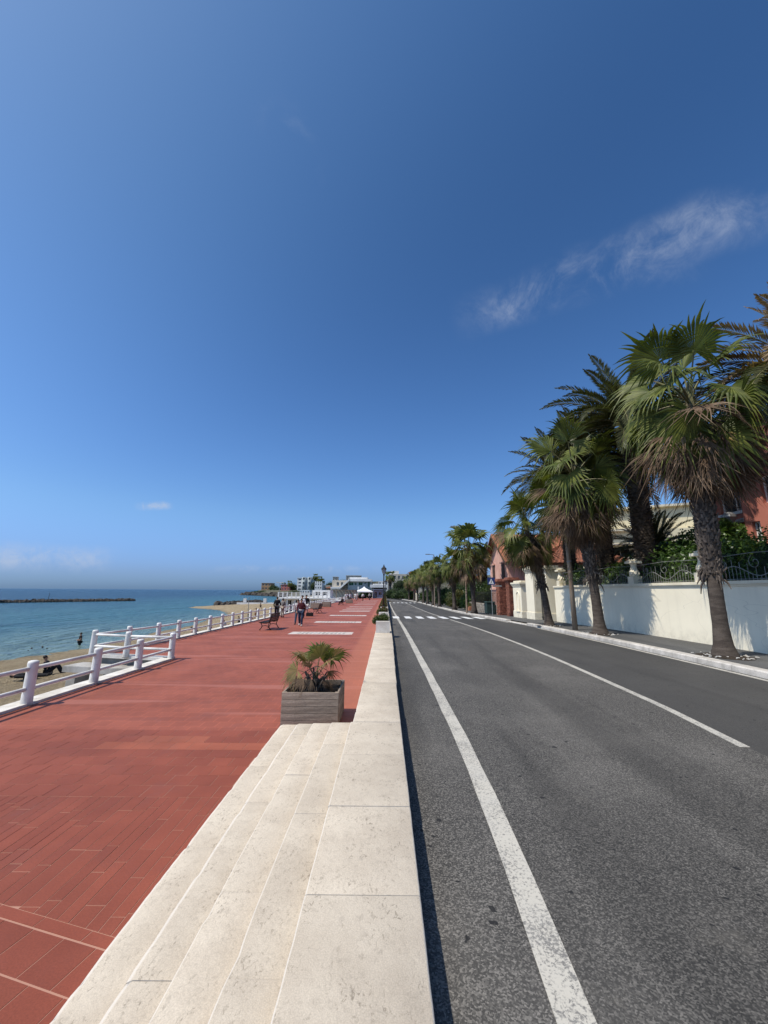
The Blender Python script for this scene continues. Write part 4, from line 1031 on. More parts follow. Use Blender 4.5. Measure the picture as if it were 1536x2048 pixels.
# gate piers
gp = thing('gate_pier', 'tall cream gate pier attached to the long wall end', 'gate pier', (10.75, 26.15, .3))
def pier(parent, w, d, h, mat, panel=None, capw=.14):
    mb = MB(); mb.box(0, w, 0, d, -.5, h); mb.box(-.05, w + .05, -.05, d + .05, -.5, .55); mb.obj('shaft', G[mat], parent)
    mb = MB()
    for k, (o, z0, z1) in enumerate(((.05, -.3, -.2), (.1, -.198, -.1), (.15, -.098, .02))): mb.box(-o, w + o, -o, d + o, h + z0, h + z1)
    mb.box(.05, w - .05, .05, d - .05, h + .022, h + .16); mb.obj('cap', G['cream_trim'], parent)
    if panel: mb = MB(); mb.box(.08, w - .08, -.006, .0 - .002, .6, h - .4); mb.obj('panel', G[panel], parent)
pier(gp, .95, .55, 3.55, 'cream_wall')
gp2 = thing('gate_pier', 'widest cream gate pier with a raised face panel', 'gate pier', (10.55, 28.0, .25)); pier(gp2, .95, 1.5, 3.7, 'cream_wall', 'cream_trim')
gp3 = thing('gate_pier', 'lower cream pier with an arched niche surround beside the wide pier', 'gate pier', (10.45, 30.3, .2)); pier(gp3, .5, 1.9, 2.75, 'cream_wall')
mb = MB(); mb.tube([(-.01, .44, .6), (-.01, .44, 1.75)] + [(-.01, .75 - .31 * math.cos(a), 1.75 + .31 * math.sin(a)) for a in [math.pi * k / 8 for k in range(1, 8)]] + [(-.01, 1.06, 1.75), (-.01, 1.06, .6)], .06, 6); mb.box(-.1, -.004, .36, 1.14, .5, .6); mb.obj('niche_surround', G['cream_trim'], gp3)
gt = thing('garden_gate', 'dark iron gate between the cream piers', 'gate', (11.0, 26.72, .3))
for k in range(9): MB().box(-.015, .015, .08 + k * .13, .105 + k * .13, 0, 2.6 - .03 * abs(k - 4)).obj('bar', G['cast_iron'], gt)
mb = MB(); mb.box(-.02, .02, .03, 1.25, .2, .26); mb.box(-.02, .02, .03, 1.25, 2.2, 2.26); mb.obj('frame', G['cast_iron'], gt)
# old brick piers
def brick_pier(label, loc, w, d, h):
    t = thing('brick_pier', label, 'brick pier', loc, 0, 'old brick piers'); mb = MB(); z = -.3; j = 0
    while z < h - .45:
        er = .05 * (.5 + .5 * math.sin(j * 1.3)) + random.uniform(0, .03) - (.07 if z < .5 else 0)
        bw = .26; x = -er * 0 - (.13 if j % 2 else 0)
        for face in range(2):
            ext = w if face == 0 else d; q = -(.13 if j % 2 else 0)
            while q < ext:
                q0 = max(0, q) + .006; q1 = min(ext, q + bw) - .006; pr = random.uniform(-.02, .035) - er * .4
                if q1 - q0 > .03:
                    if face == 0: mb.box(q0, q1, -pr - .02, .3, z + .008, z + .067)
                    else: mb.box(-pr - .02, .3, q0, q1, z + .008, z + .067)
                q += bw
        z += .075; j += 1
    o = mb.obj('bricks', G['brick_old'], t, kind='stuff')
    mb = MB(); mb.box(.02, w - .02, .02, d - .02, -.3, h - .4); mb.obj('core', G['brick_old'], t)
    mb = MB()
    for o_, z0, z1 in ((.02, -.45, -.3), (.1, -.298, -.2), (.18, -.198, -.08), (.08, -.078, .04)): mb.box(-o_, w + o_, -o_, d + o_, h + z0, h + z1)
    mb.obj('cap', G['brick_old'], t); return t
brick_pier('weathered red brick pier nearest the cream gate', (10.45, 33.2, .1), .8, .9, 3.3)
brick_pier('weathered red brick pier nearest the blue sign', (10.3, 35.6, .05), 1.0, 1.0, 3.3)
# rubble wall, bin, sign, poles
rw = thing('rubble_wall', 'low rubble stone wall in front of the garden past the brick piers', 'wall', (10.4, 37, .0)); yy = 0
mb = MB(); mb.box(.08, .35, 0, 12, -.4, 1.0); mb.obj('core', G['rubble_stone'], rw)
sm = MB()
for j in range(6):
    yy = random.uniform(-.2, 0)
    while yy < 12:
        w = random.uniform(.2, .5); zc = -.25 + j * .21; sm.obox((.06 + random.uniform(-.03, .02), yy + w / 2, zc + .1), (.12, w - .03, .19), random.uniform(-.06, .06), rx=random.uniform(-.06, .06)); yy += w
sm.obj('stones', G['rubble_stone'], rw, kind='stuff')
mb = MB(); bn = thing('litter_bin', 'dark green rubbish container before the rubble wall', 'bin', (9.55, 37.2, swz(37.2)))
mb.prism([(0, 0), (.75, 0), (.75, .85), (0, .85)], .1, 1.05, .04); mb.obj('body', G['bin_green'], bn)
mb = MB(); mb.prism([(-.04, -.04), (.79, -.04), (.79, .89), (-.04, .89)], 1.051, 1.18, .05); mb.obj('lid', G['bin_green'], bn)
for x, y in ((.1, .1), (.65, .1), (.1, .75), (.65, .75)): MB().tube([(x - .03, y, .07), (x + .03, y, .07)], .07, 8).obj('wheel', G['sign_black'], bn)
sy = 32.5; sx_ = (978.5 - 771) / FPX * sy
sg = thing('crossing_sign', 'blue pedestrian crossing sign on a grey pole', 'road sign', (sx_, sy, swz(sy)))
mb = MB(); mb.tube([(0, 0, 0), (0, 0, 3.25)], .03, 8); mb.obj('pole', G['galv_steel'], sg)
mb = MB(); mb.box(-.3, .3, -.06, -.04, 2.55, 3.15); pl = mb.obj('plate', G['sign_blue'], sg)
mb = MB(); mb.add([(-.22, -.064, 2.63), (.22, -.064, 2.63), (0, -.064, 3.07)], [(0, 1, 2)]); mb.obj('white_triangle', G['sign_white'], pl)
mb = MB(); yq = -.067
for q in ([(-.02, 2.9), (.02, 2.9), (.02, 2.94), (-.02, 2.94)], [(-.03, 2.78), (.03, 2.78), (.025, 2.89), (-.025, 2.89)], [(-.09, 2.67), (-.06, 2.67), (.01, 2.78), (-.03, 2.78)], [(.05, 2.67), (.08, 2.67), (.03, 2.78), (0, 2.78)]): mb.add([(x, yq, z) for x, z in q], [(0, 1, 2, 3)])
mb.obj('walking_figure', G['sign_black'], pl)
mb = MB(); mb.box(.1, .85, -.035, -.02, 2.4, 2.52); mb.obj('name_plate', G['galv_steel'], sg)
def street_lamp(label, loc, h):
    t = thing('street_lamp', label, 'street lamp', loc, 0, 'tall road lamps')
    mb = MB(); mb.tube([(0, 0, 0), (0, 0, h * .5), (0, 0, h)], [.1, .08, .06], 8); mb.obj('pole', G['pole_wood'], t)
    mb = MB(); mb.tube([(0, 0, h - .05), (-.75, -.1, h + .04)], .045, 6); mb.obj('arm', G['galv_steel'], t)
    mb = MB(); mb.prism([(-1.45, -.2), (-.7, -.22), (-.7, .04), (-1.45, .02)], h - .03, h + .1, .03); mb.obj('lamp_head', G['galv_steel'], t)
street_lamp('tall road lamp rising from the palm past the pink house', ((929 - 771) / FPX * 40.6, 40.6, swz(40.6)), 8.9)
street_lamp('second road lamp farther along the palm row', ((867 - 771) / FPX * 66, 66, swz(66)), 8.6)
wp = thing('wooden_pole', 'tall rust-brown pole standing between two street palms', 'pole', (9.0, 19.0, swz(19)))
mb = MB(); mb.tube([(0, 0, -.1), (0, 0, 2.6), (-.02, 0, 6.6)], [.12, .1, .085], 10); mb.obj('shaft', G['pole_wood'], wp, True)
mb = MB(); mb.tube([(0, 0, 3.2), (-.02, 0, 3.26)], [.11, .11], 10); mb.obj('band', G['galv_steel'], wp)
# tree pits with litter
for i, (x, y, lab) in enumerate(((9.36, 11.2, 'earth pit with pale litter round the nearest palm'), (9.1, 17, 'earth pit round the second palm'), (8.85, 21.6, 'earth pit round the leaning palm'))):
    t = thing('tree_pit', lab, 'tree pit', (x, y, swz(y))); mb = MB()
    pts = [((.62 + random.uniform(-.08, .1)) * math.cos(k * .39), (.62 + random.uniform(-.08, .1)) * math.sin(k * .39)) for k in range(16)]
    mb.add([(px, py, .006) for px, py in pts] + [(0, 0, .06)], [(k, (k + 1) % 16, 16) for k in range(16)]); mb.obj('earth', G['soil'], t)
    mb = MB()
    for k in range(46):
        a = random.uniform(0, 6.28); r = random.uniform(.3, .72); s = random.uniform(.015, .045); mb.obox((r * math.cos(a), r * math.sin(a), .03), (s * 1.6, s, s * .5), random.uniform(0, 3))
    mb.obj('pebbles', G['white_stone'], t, kind='stuff')

# gardens past the houses
GB = 'shrubs along the far footway'
gl = [(11.2, 50, 1.5, 2.2, 'hedge', 'dark shrub beyond the rubble wall'), (10.6, 57, 1.6, 2.4, 'olive', 'yellowish shrub between street palms'), (11.6, 62, 2.0, 3.2, 'shrub', 'tall dark shrub behind the yellowish one'), (11.0, 72, 1.8, 3.0, 'shrub', 'rounded shrub behind the second street lamp'), (11.0, 84, 2.0, 3.2, 'shrub', 'rounded shrub past the second street lamp'),
      (10.6, 98, 2.2, 3.0, 'shrub', 'shrub behind the distant palms'), (12.5, 46, 1.8, 3.4, 'shrub', 'tall shrub beside the pink house'), (13.5, 55, 2.2, 4.2, 'shrub', 'tree-high shrub beyond the pink house'), (13.8, 70, 2.6, 4.6, 'shrub', 'high dark foliage behind the palm row'), (8.4, 128, 2.2, 2.6, 'shrub', 'clipped bush where the road bends'), (4.6, 140, 2.4, 2.6, 'shrub', 'clipped bush across the road bend'), (1.5, 150, 2.2, 3.0, 'shrub', 'bush behind the distant lamp post')]
for i, (x, y, r, h, k, lab) in enumerate(gl):
    z = swz(y); bl = [(0, 0, h * .5, r, r, h * .52), (r * .6, -r * .5, h * .38, r * .7, r * .7, h * .4), (-r * .4, r * .7, h * .42, r * .7, r * .8, h * .42), (0, -r * .3, h * .8, r * .5, r * .5, h * .25)]
    bush('shrub', lab, 'shrub', (x, y, z), bl, 5200 if y < 75 else 2600, .11 if y < 75 else .16, [G[k + '_leaf']], 60 + i, GB)
wl = [(11.2, 64, 76, 1.9, 'short white garden wall behind the palm row'), (10.9, 80, 92, 1.7, 'second white garden wall behind the palm row'), (10.4, 100, 122, 1.6, 'white garden wall near the road bend'), (10.9, 49.5, 62, .9, 'low pale garden wall with a rail past the rubble wall')]
for x, y0, y1, h, lab in wl:
    t = thing('garden_wall', lab, 'wall', (x, y0, swz(y0)), math.atan2(road_x(y1) - road_x(y0), y1 - y0) * -1); mb = MB(); mb.box(0, .3, 0, y1 - y0, -1.0, h); mb.obj('wall_body', G['town_beige'], t); mb = MB(); mb.box(-.06, .36, 0, y1 - y0, h + .001, h + .1); mb.obj('coping', G['cream_trim'], t)
    for k in range(int((y1 - y0) / 3) + 1): MB().box(-.08, .38, k * 3, k * 3 + .35, h + .101, h + .45).obj('pillar', G['cream_trim'], t)
fb = thing('flower_box', 'terracotta flower boxes before the low garden wall', 'planter', (10.0, 47.2, swz(47))); mb = MB(); mb.prism([(0, 0), (.5, 0), (.5, 1.4), (0, 1.4)], 0, .5, .03); mb.obj('box', G['terracotta'], fb)
leaf_cloud('foliage', [(.25, .7, .6, .3, .7, .25)], 300, .08, [G['olive_leaf']], fb, 77)
gr = thing('iron_railing', 'dark iron railing on top of the rubble wall', 'railing', (10.6, 37, 1.0)); mb = MB()
for k in range(80): mb.tube([(0, .1 + k * .15, 0), (0, .1 + k * .15, 1.25)], .012, 4)
mb.tube([(0, 0, 1.1), (0, 12, 1.1)], .02, 4); mb.tube([(0, 0, .12), (0, 12, .12)], .02, 4); mb.obj('bars', G['cast_iron'], gr, kind='stuff')

# ---------------------------------------------------------------- planters
pt = thing('wooden_planter', 'weathered grey plank planter box at the end of the steps', 'planter', (-1.265, 7.48, 0))
w, d, h = .48, .48, .56
for k in range(5):
    z0 = .01 + k * .11; z1 = z0 + .104
    for s in (-1, 1):
        MB().obox((0, 0, 0), (2 * w, .028, z1 - z0)).obj('plank', G['grey_wood'], pt, loc=(0, s * d, (z0 + z1) / 2))
        MB().obox((0, 0, 0), (2 * d - .03, .028, z1 - z0)).obj('plank', G['grey_wood'], pt, loc=(s * w - s * .014, 0, (z0 + z1) / 2), rz=R(90))
for sx_ in (-1, 1):
    for sy_ in (-1, 1): MB().box(sx_ * w - .03 * sx_ - .035, sx_ * w - .03 * sx_ + .035 - (.0 if sx_ < 0 else 0), sy_ * (d - .05) - .03, sy_ * (d - .05) + .03, 0, .55).obj('corner_post', G['grey_wood'], pt)
mb = MB(); mb.box(-w + .03, w - .03, -d + .03, d - .03, .02, .47); mb.obj('soil', G['soil'], pt)
yp = thing('young_palm', 'young fan palm with frayed yellowing leaves in the wooden planter', 'palm', (-1.265, 7.48, .47))
mb = MB(); mb.tube([(0, 0, -.05), (.01, 0, .12), (0, 0, .2)], [.1, .08, .05], 9)
stubs(mb, lambda z: (0, 0), lambda z: .075, 0, .18, .05, 7, .14, .025, .7); mb.obj('trunk', G['leaf_base'], yp)
yl = MB().tube([(0, 0, .1), (0, 0, .22)], [.05, .02], 7).obj('crown', G['petiole'], yp)
for elev, az, s, kind, sd in ((62, 190, .34, 'y', 0), (40, 178, .32, 'y', 2), (82, 120, .34, 'g', 1), (62, 150, .33, 'y', 0), (62, 12, .37, 'g', 2), (82, 345, .33, 'y', 1), (62, 335, .28, 'y', 0), (62, 255, .22, 'd', 0), (40, 290, .2, 'd', 1)):
    o = link('leaf', fan(elev, sd, kind), yl, (0, 0, .18), R(az), s); o.rotation_euler = (random.uniform(-.2, .2), 0, R(az))
for k in range(16):
    o = link('dead_leaf', fan(random.choice((-38, -20)) if k > 5 else -38, k % 3, 'd'), yl, (0, 0, .22 + .1 * (k % 3)), R(k * 23 + 10), random.uniform(.22, .3)); o.rotation_euler = (0, R(random.uniform(-22, 5)), R(k * 23 + 10))
FP = 'stone planters on the low wall'
def stone_planter(label, y, hgt=.46, seed=0, flower=False):
    z = .59; t = thing('stone_planter', label, 'planter', (-.1, y, z), 0, FP)
    mb = MB(); mb.prism([(-.28, -.28), (.28, -.28), (.28, .28), (-.28, .28)], 0, hgt, .02); mb.obj('box', G['white_stone'], t)
    mb = MB(); mb.box(-.23, .23, -.23, .23, hgt - .05, hgt + .015); mb.obj('soil', G['soil'], t)
    s = thing('planter_shrub', label.replace('stone planter', 'low bushy shrub in the stone planter'), 'shrub', (-.1, y, z + hgt), 0, 'shrubs in the stone planters')
    bl = [(-.2, -.05, .08, .2, .2, .13), (.1, -.05, .1, .18, .2, .13), (.0, .1, .16, .18, .18, .13), (-.34, -.1, -.02, .1, .12, .13)]
    mb = MB()
    for b in bl: mb.tube([(b[0] * .3, b[1] * .3, 0), (b[0], b[1], b[2])], [.015, .008], 5)
    mb.obj('stem', G['palm_trunk'], s); core('light_blocker', bl, s, .6); leaf_cloud('foliage', bl, 1800, .026, [G['planter_leaf'], G['flower_red' if flower else 'planter_leaf']], s, 90 + seed)
for i, (y, lab) in enumerate(((16.45, 'nearest stone planter at the end of the clear wall top'), (23.2, 'second stone planter before the lamp post'), (30.5, 'stone planter just past the lamp post'), (37.5, 'fourth stone planter along the wall'), (44.5, 'fifth stone planter along the wall'), (53, 'sixth stone planter along the wall'), (63, 'stone planter near the second lamp post'), (75, 'farthest stone planter on the wall'))):
    stone_planter(lab, y, .46, i, i > 0)
def lamp_post(label, y, h=3.15, x=-.12):
    t = thing('lamp_post', label, 'lamp post', (x, y, .59), 0, 'ornate lamp posts on the wall')
    mb = MB(); mb.lathe([(.2, 0), (.2, .12), (.13, .2), (.12, .5), (.15, .55), (.09, .65)], n=12); mb.obj('base', G['cast_iron'], t, True)
    mb = MB(); mb.lathe([(.06, .65), (.05, 1.4), (.065, 1.45), (.045, 1.5), (.038, h - .65), (.07, h - .6), (.03, h - .52)], n=10); mb.obj('shaft', G['cast_iron'], t, True)
    mb = MB(); mb.lathe([(.08, h - .52), (.17, h - .2)], n=6); mb.obj('lantern_glass', G['lamp_glass'], t)
    mb = MB(); mb.lathe([(.2, h - .2), (.18, h - .15), (.09, h - .06), (.05, h), (.02, h + .12)], n=6)
    for k in range(6): a = k * math.pi / 3; mb.tube([(.08 * math.cos(a), .08 * math.sin(a), h - .52), (.175 * math.cos(a), .175 * math.sin(a), h - .2)], .01, 4)
    mb.obj('lantern_cap', G['cast_iron'], t)
lamp_post('nearest ornate black lamp post on the low wall', 27.2, 3.35); lamp_post('distant ornate lamp post behind the nearest one', 58, 3.2, .02)

# ---------------------------------------------------------------- benches and boxes
def bench(label, loc, rz, L_=1.7):
    t = thing('park_bench', label, 'bench', loc, rz, 'promenade benches')
    for yy in (-L_ / 2 + .12, L_ / 2 - .12):
        mb = MB()
        mb.tube([(-.36, yy, 0), (-.26, yy, .12), (-.22, yy, .25), (-.3, yy, .4)], [.03, .026, .024, .026], 6); mb.tube([(.3, yy, 0), (.2, yy, .14), (.14, yy, .28), (.2, yy, .42)], [.03, .026, .024, .026], 6)
        mb.tube([(-.22, yy, .22), (-.05, yy, .26), (.14, yy, .22)], .02, 6)
        mb.tube([(-.4, yy, .44), (-.3, yy, .4), (0, yy, .38), (.2, yy, .42), (.32, yy, .85)], .024, 6); mb.obj('end_frame', G['cast_iron'], t, True)
    for k in range(5): MB().obox((0, 0, 0), (.085, L_, .035)).obj('seat_slat', G['bench_wood'], t, loc=(-.34 + k * .115, 0, .44 - .02 * math.sin(k)))
    for k in range(5): o = MB().obox((0, 0, 0), (.03, L_, .075)).obj('back_slat', G['bench_wood'], t, loc=(.205 + k * .028, 0, .5 + k * .095)); o.rotation_euler = (0, .28, 0)
bench('nearest bench, facing the sea beside the white fence', (-6.82, 23.6, 0), R(-2)); bench('second bench, facing the sea past the walking couple', (-6.85, 40.2, 0), R(-2)); bench('third bench with a seated person', (-7.0, 63.0, 0), 0); bench('farthest bench near the white tent', (-7.2, 76.0, 0), 0)
for x, y, lab in ((-8.9, 50.5, 'brown wooden planter box beside the second bench'), (-8.35, 56, 'dark wooden planter box at the fence corner'), (-6.6, 72, 'dark box behind the seated person')):
    t = thing('planter_box', lab, 'planter', (x, y, 0)); 
    for k in range(4):
        for s in (-1, 1): MB().obox((0, 0, 0), (1.2, .05, .15)).obj('plank', G['grey_wood'], t, loc=(0, s * .5, .1 + k * .16)); MB().obox((0, 0, 0), (.95, .05, .15)).obj('plank', G['grey_wood'], t, loc=(s * .575, 0, .1 + k * .16), rz=R(90))
    MB().box(-.53, .53, -.46, .46, .02, .6).obj('soil', G['soil'], t)

# ---------------------------------------------------------------- people
def skin_mesh(name, verts, edges, rad, sub=1, root=0):
    me = bpy.data.meshes.new(name); me.from_pydata(verts, edges, []); o = bpy.data.objects.new('skin_source', me); COL.objects.link(o)
    md = o.modifiers.new('skin', 'SKIN'); md.use_smooth_shade = True
    if not me.skin_vertices: return None
    for i, r in enumerate(rad): me.skin_vertices[0].data[i].radius = (r, r) if isinstance(r, (int, float)) else r
    me.skin_vertices[0].data[root].use_root = True
    if sub: s = o.modifiers.new('sub', 'SUBSURF'); s.levels = sub; s.render_levels = sub
    dg = bpy.context.evaluated_depsgraph_get(); out = bpy.data.meshes.new_from_object(o.evaluated_get(dg)); out.name = name
    bpy.data.objects.remove(o); bpy.data.meshes.remove(me); return out
def pose_joints(kind):
    J = dict(pel=(0, 0, .95), spi=(0, 0, 1.12), che=(0, 0, 1.33), nec=(0, 0, 1.48), h0=(0, -.02, 1.57), h1=(0, -.025, 1.68))
    for s, n in ((-1, 'l'), (1, 'r')):
        J.update({n + 'sh': (s * .18, 0, 1.41), n + 'el': (s * .25, .03, 1.14), n + 'wr': (s * .25, -.05, .92), n + 'ha': (s * .245, -.07, .84), n + 'hi': (s * .095, 0, .9), n + 'kn': (s * .1, -.02, .49), n + 'an': (s * .1, .02, .07), n + 'to': (s * .11, -.13, .03)})
    if kind in ('walk', 'walk2'):
        f = 1 if kind == 'walk' else -1
        for s, n in ((-1, 'l'), (1, 'r')):
            g_ = s * f; x = J[n + 'kn'][0]
            J[n + 'kn'] = (x, -.1 * g_ - .05, .5); J[n + 'an'] = (x, -.22 * g_ + (.06 if g_ < 0 else 0), .08 if g_ > 0 else .14); J[n + 'to'] = (x, J[n + 'an'][1] - .15, .035 if g_ > 0 else .05)
            J[n + 'wr'] = (s * .25, .16 * g_ - .08, .95); J[n + 'ha'] = (s * .245, .2 * g_ - .12, .88); J[n + 'el'] = (s * .25, .08 * g_ + .03, 1.15)
    if kind == 'lean':                                  # forearms on a rail
        J['che'] = (0, -.08, 1.31); J['nec'] = (0, -.13, 1.45); J['h0'] = (0, -.17, 1.53); J['h1'] = (0, -.19, 1.64); J['spi'] = (0, -.02, 1.12)
        for s, n in ((-1, 'l'), (1, 'r')): J[n + 'sh'] = (s * .18, -.1, 1.38); J[n + 'el'] = (s * .22, -.2, 1.1); J[n + 'wr'] = (s * .12, -.38, 1.0); J[n + 'ha'] = (s * .06, -.44, .98)
    if kind == 'carry':
        for s, n in ((-1, 'l'), (1, 'r')): J[n + 'el'] = (s * .25, -.02, 1.14); J[n + 'wr'] = (s * .14, -.2, 1.06); J[n + 'ha'] = (s * .07, -.25, 1.06)
    if kind == 'sit':                                   # on a bench or a low ledge: seat at .43
        for k in ('pel', 'spi', 'che', 'nec', 'h0', 'h1'): x, y, z = J[k]; J[k] = (x, y + .05, z - .42)
        for s, n in ((-1, 'l'), (1, 'r')):
            J[n + 'sh'] = (s * .18, .05, .99); J[n + 'el'] = (s * .24, -.02, .74); J[n + 'wr'] = (s * .16, -.2, .62); J[n + 'ha'] = (s * .14, -.27, .6)
            J[n + 'hi'] = (s * .1, .03, .5); J[n + 'kn'] = (s * .12, -.4, .5); J[n + 'an'] = (s * .12, -.42, .07); J[n + 'to'] = (s * .13, -.57, .03)
    if kind == 'ground':                                # sitting on sand, knees up
        for k in ('pel', 'spi', 'che', 'nec', 'h0', 'h1'): x, y, z = J[k]; J[k] = (x, y + .05 + (z - .95) * .25, z - .82)
        for s, n in ((-1, 'l'), (1, 'r')):
            J[n + 'sh'] = (s * .18, .15, .59); J[n + 'el'] = (s * .25, .0, .4); J[n + 'wr'] = (s * .14, -.2, .42); J[n + 'ha'] = (s * .08, -.26, .44)
            J[n + 'hi'] = (s * .1, .03, .12); J[n + 'kn'] = (s * .13, -.32, .42); J[n + 'an'] = (s * .12, -.52, .07); J[n + 'to'] = (s * .13, -.68, .04)
    if kind == 'lie':
        J = {k: (x, z - .9, .12 + (.02 if k[0] == 'h' and k in ('h0', 'h1') else 0)) for k, (x, y, z) in J.items()}
        for s, n in ((-1, 'l'), (1, 'r')): x, y, z = J[n + 'to']; J[n + 'to'] = (x, y - .03, .22)
    return J
RAD = dict(pel=(.15, .115), spi=(.135, .105), che=(.155, .115), nec=.056, h0=(.068, .075), h1=(.075, .088), sh=.06, el=.043, wr=.03, ha=.036, hi=.095, kn=.06, an=.04, to=.036)
POSES = {}
def pose_mesh(kind, sleeve, legs):
    key = (kind, sleeve, legs)
    if key in POSES: return POSES[key]
    J = pose_joints(kind); arms = [n + k for n in 'lr' for k in ('sh', 'el', 'wr', 'ha')]
    E_ = [('pel', 'spi'), ('spi', 'che'), ('che', 'nec'), ('nec', 'h0'), ('h0', 'h1')]
    for n in 'lr': E_ += [('che', n + 'sh'), (n + 'sh', n + 'el'), (n + 'el', n + 'wr'), (n + 'wr', n + 'ha'), ('pel', n + 'hi'), (n + 'hi', n + 'kn'), (n + 'kn', n + 'an'), (n + 'an', n + 'to')]
    def rad(k): return RAD.get(k) or RAD[k[1:]]
    def build(name, keys, edges, grow=0.0, ext=None):
        J2 = dict(J); J2.update(ext or {}); idx = {k: i for i, k in enumerate(keys)}
        rr = [tuple(a + grow for a in rad(k)) if isinstance(rad(k), tuple) else rad(k) + grow for k in keys]
        return skin_mesh(name, [J2[k] for k in keys], [(idx[a], idx[b_]) for a, b_ in edges], rr)
    body = build('body', list(J), E_)
    bm = bmesh.new(); bm.from_mesh(body)
    for n, s in (('l', -1), ('r', 1)):                   # fingers, rooted in the palm
        wr = Vector(J[n + 'wr']); ha = Vector(J[n + 'ha']); dv = (ha - wr).normalized(); sd = dv.cross(Vector((0, 0, 1)) if abs(dv.z) < .8 else Vector((1, 0, 0))).normalized(); cu = dv.cross(sd)
        for q, (o_, ln) in enumerate(((-.027, .062), (-.009, .075), (.009, .072), (.027, .055), (-.036, .04))):
            st = ha + sd * o_ - (dv * .03 if q == 4 else dv * 0); e1 = st + (dv + (sd * -.7 if q == 4 else sd * 0)) * ln * .6; e2 = e1 + (dv * .7 + cu * .6) * ln * .5
            t_ = MB().tube([st, e1, e2], [.0095, .009, .007], 5); vv = [bm.verts.new(p) for p in t_.v]
            for f in t_.f: bm.faces.new([vv[i] for i in f])
    h0 = Vector(J['h0']); h1 = Vector(J['h1']); fwd = Vector((0, -1, 0)) if kind != 'lie' else Vector((0, 0, 1)); upv = (h1 - h0).normalized(); c = h0.lerp(h1, .35); sdv = fwd.cross(upv)
    for pts, rr in (([c + fwd * .075 + upv * .03, c + fwd * .1 - upv * .01], [.008, .014]), ([c + sdv * .075 + upv * .02, c + sdv * .085 - upv * .015], [.014, .012]), ([c - sdv * .075 + upv * .02, c - sdv * .085 - upv * .015], [.014, .012])):
        t_ = MB().tube(pts, rr, 6); vv = [bm.verts.new(p) for p in t_.v]
        for f in t_.f: bm.faces.new([vv[i] for i in f])
    nf = len(bm.faces)
    for s in (-1, 1):
        e = c + fwd * .08 + sdv * .03 * s + upv * .035; t_ = MB().tube([e, e + fwd * .008], [.009, .007], 6); vv = [bm.verts.new(p) for p in t_.v]
        for f in t_.f: bm.faces.new([vv[i] for i in f]).material_index = 1
    e = c + fwd * .078 - upv * .05; t_ = MB().tube([e - sdv * .022, e + sdv * .022], .005, 5); vv = [bm.verts.new(p) for p in t_.v]
    for f in t_.f: bm.faces.new([vv[i] for i in f]).material_index = 1
    bm.to_mesh(body); bm.free()
    top_k = ['pel', 'spi', 'che', 'nb', 'lsh', 'rsh', 'lel', 'rel']; te = [('pel', 'spi'), ('spi', 'che'), ('che', 'nb'), ('che', 'lsh'), ('che', 'rsh'), ('lsh', 'lel'), ('rsh', 'rel')]
    ext = {'nb': tuple(Vector(J['che']).lerp(Vector(J['nec']), .75))}; RAD['nb'] = .075
    if sleeve: top_k += ['lwr', 'rwr']; te += [('lel', 'lwr'), ('rel', 'rwr')]
    else: ext.update({n + 'el': tuple(Vector(J[n + 'sh']).lerp(Vector(J[n + 'el']), .65)) for n in 'lr'})
    top = build('top', top_k, te, .022, ext)
    lk = ['pel', 'lhi', 'rhi', 'lkn', 'rkn']; le = [('pel', 'lhi'), ('pel', 'rhi'), ('lhi', 'lkn'), ('rhi', 'rkn')]; ext = {}
    if legs: lk += ['lan', 'ran']; le += [('lkn', 'lan'), ('rkn', 'ran')]
    bot = build('trousers', lk, le, .025, ext)
    shoe = MB()
    for n in 'lr': a = Vector(J[n + 'an']); t_ = Vector(J[n + 'to']); shoe.tube([a + Vector((0, .04, -.02)), a + Vector((0, 0, -.015)), t_, t_ + (t_ - a) * .12], [.045, .052, .045, .025], 8)
    hair = MB(); cc = h0.lerp(h1, .62) - fwd * .022 + upv * .012; prof = [(math.sin(math.pi * k / 8), -math.cos(math.pi * k / 8)) for k in range(9)]
    hm = MB().lathe([(max(.001, r), z) for r, z in prof], n=12)
    M3 = Matrix((sdv, -fwd, upv)).transposed()
    hm.v = [tuple(cc + M3 @ Vector((v[0] * .088, v[1] * .098 , v[2] * .1 if v[2] > 0 or v[1] > 0.2 else v[2] * .02))) for v in hm.v]
    POSES[key] = dict(body=body, top=top, bot=bot, shoe=shoe, hair=hm)
    return POSES[key]
def person(label, loc, rz, kind, top, bottom, shoes=(.03, .03, .03), H=1.74, sleeve=True, legs=True, group=None, hairc='hair_dark'):
    t = thing('person', label, 'person', loc, rz, group); t.scale = (H / 1.75,) * 3
    P = pose_mesh(kind, sleeve, legs)
    o = link('body', P['body'].copy(), t); o.data.materials.clear(); o.data.materials.append(G['skin']); o.data.materials.append(G['sign_black'])
    for k, nm, c in (('top', 'top', top), ('bot', 'trousers', bottom)):
        if c is None: continue
        me = P[k].copy(); me.materials.clear(); me.materials.append(cloth(c)); link(nm, me, t)
    if shoes: P['shoe'].obj('shoes', cloth(shoes), t, True)
    P['hair'].obj('hair', G[hairc], t, True); return t
def bag(parent, c, size, col, name='bag'):
    mb = MB(); mb.prism([(c[0] - size[0] / 2, c[1] - size[1] / 2), (c[0] + size[0] / 2, c[1] - size[1] / 2), (c[0] + size[0] / 2, c[1] + size[1] / 2), (c[0] - size[0] / 2, c[1] + size[1] / 2)], c[2] - size[2] / 2, c[2] + size[2] / 2, .04)
    mb.tube([(c[0] - size[0] * .3, c[1], c[2] + size[2] / 2), (c[0], c[1], c[2] + size[2] / 2 + .12), (c[0] + size[0] * .3, c[1], c[2] + size[2] / 2)], .012, 5); return mb
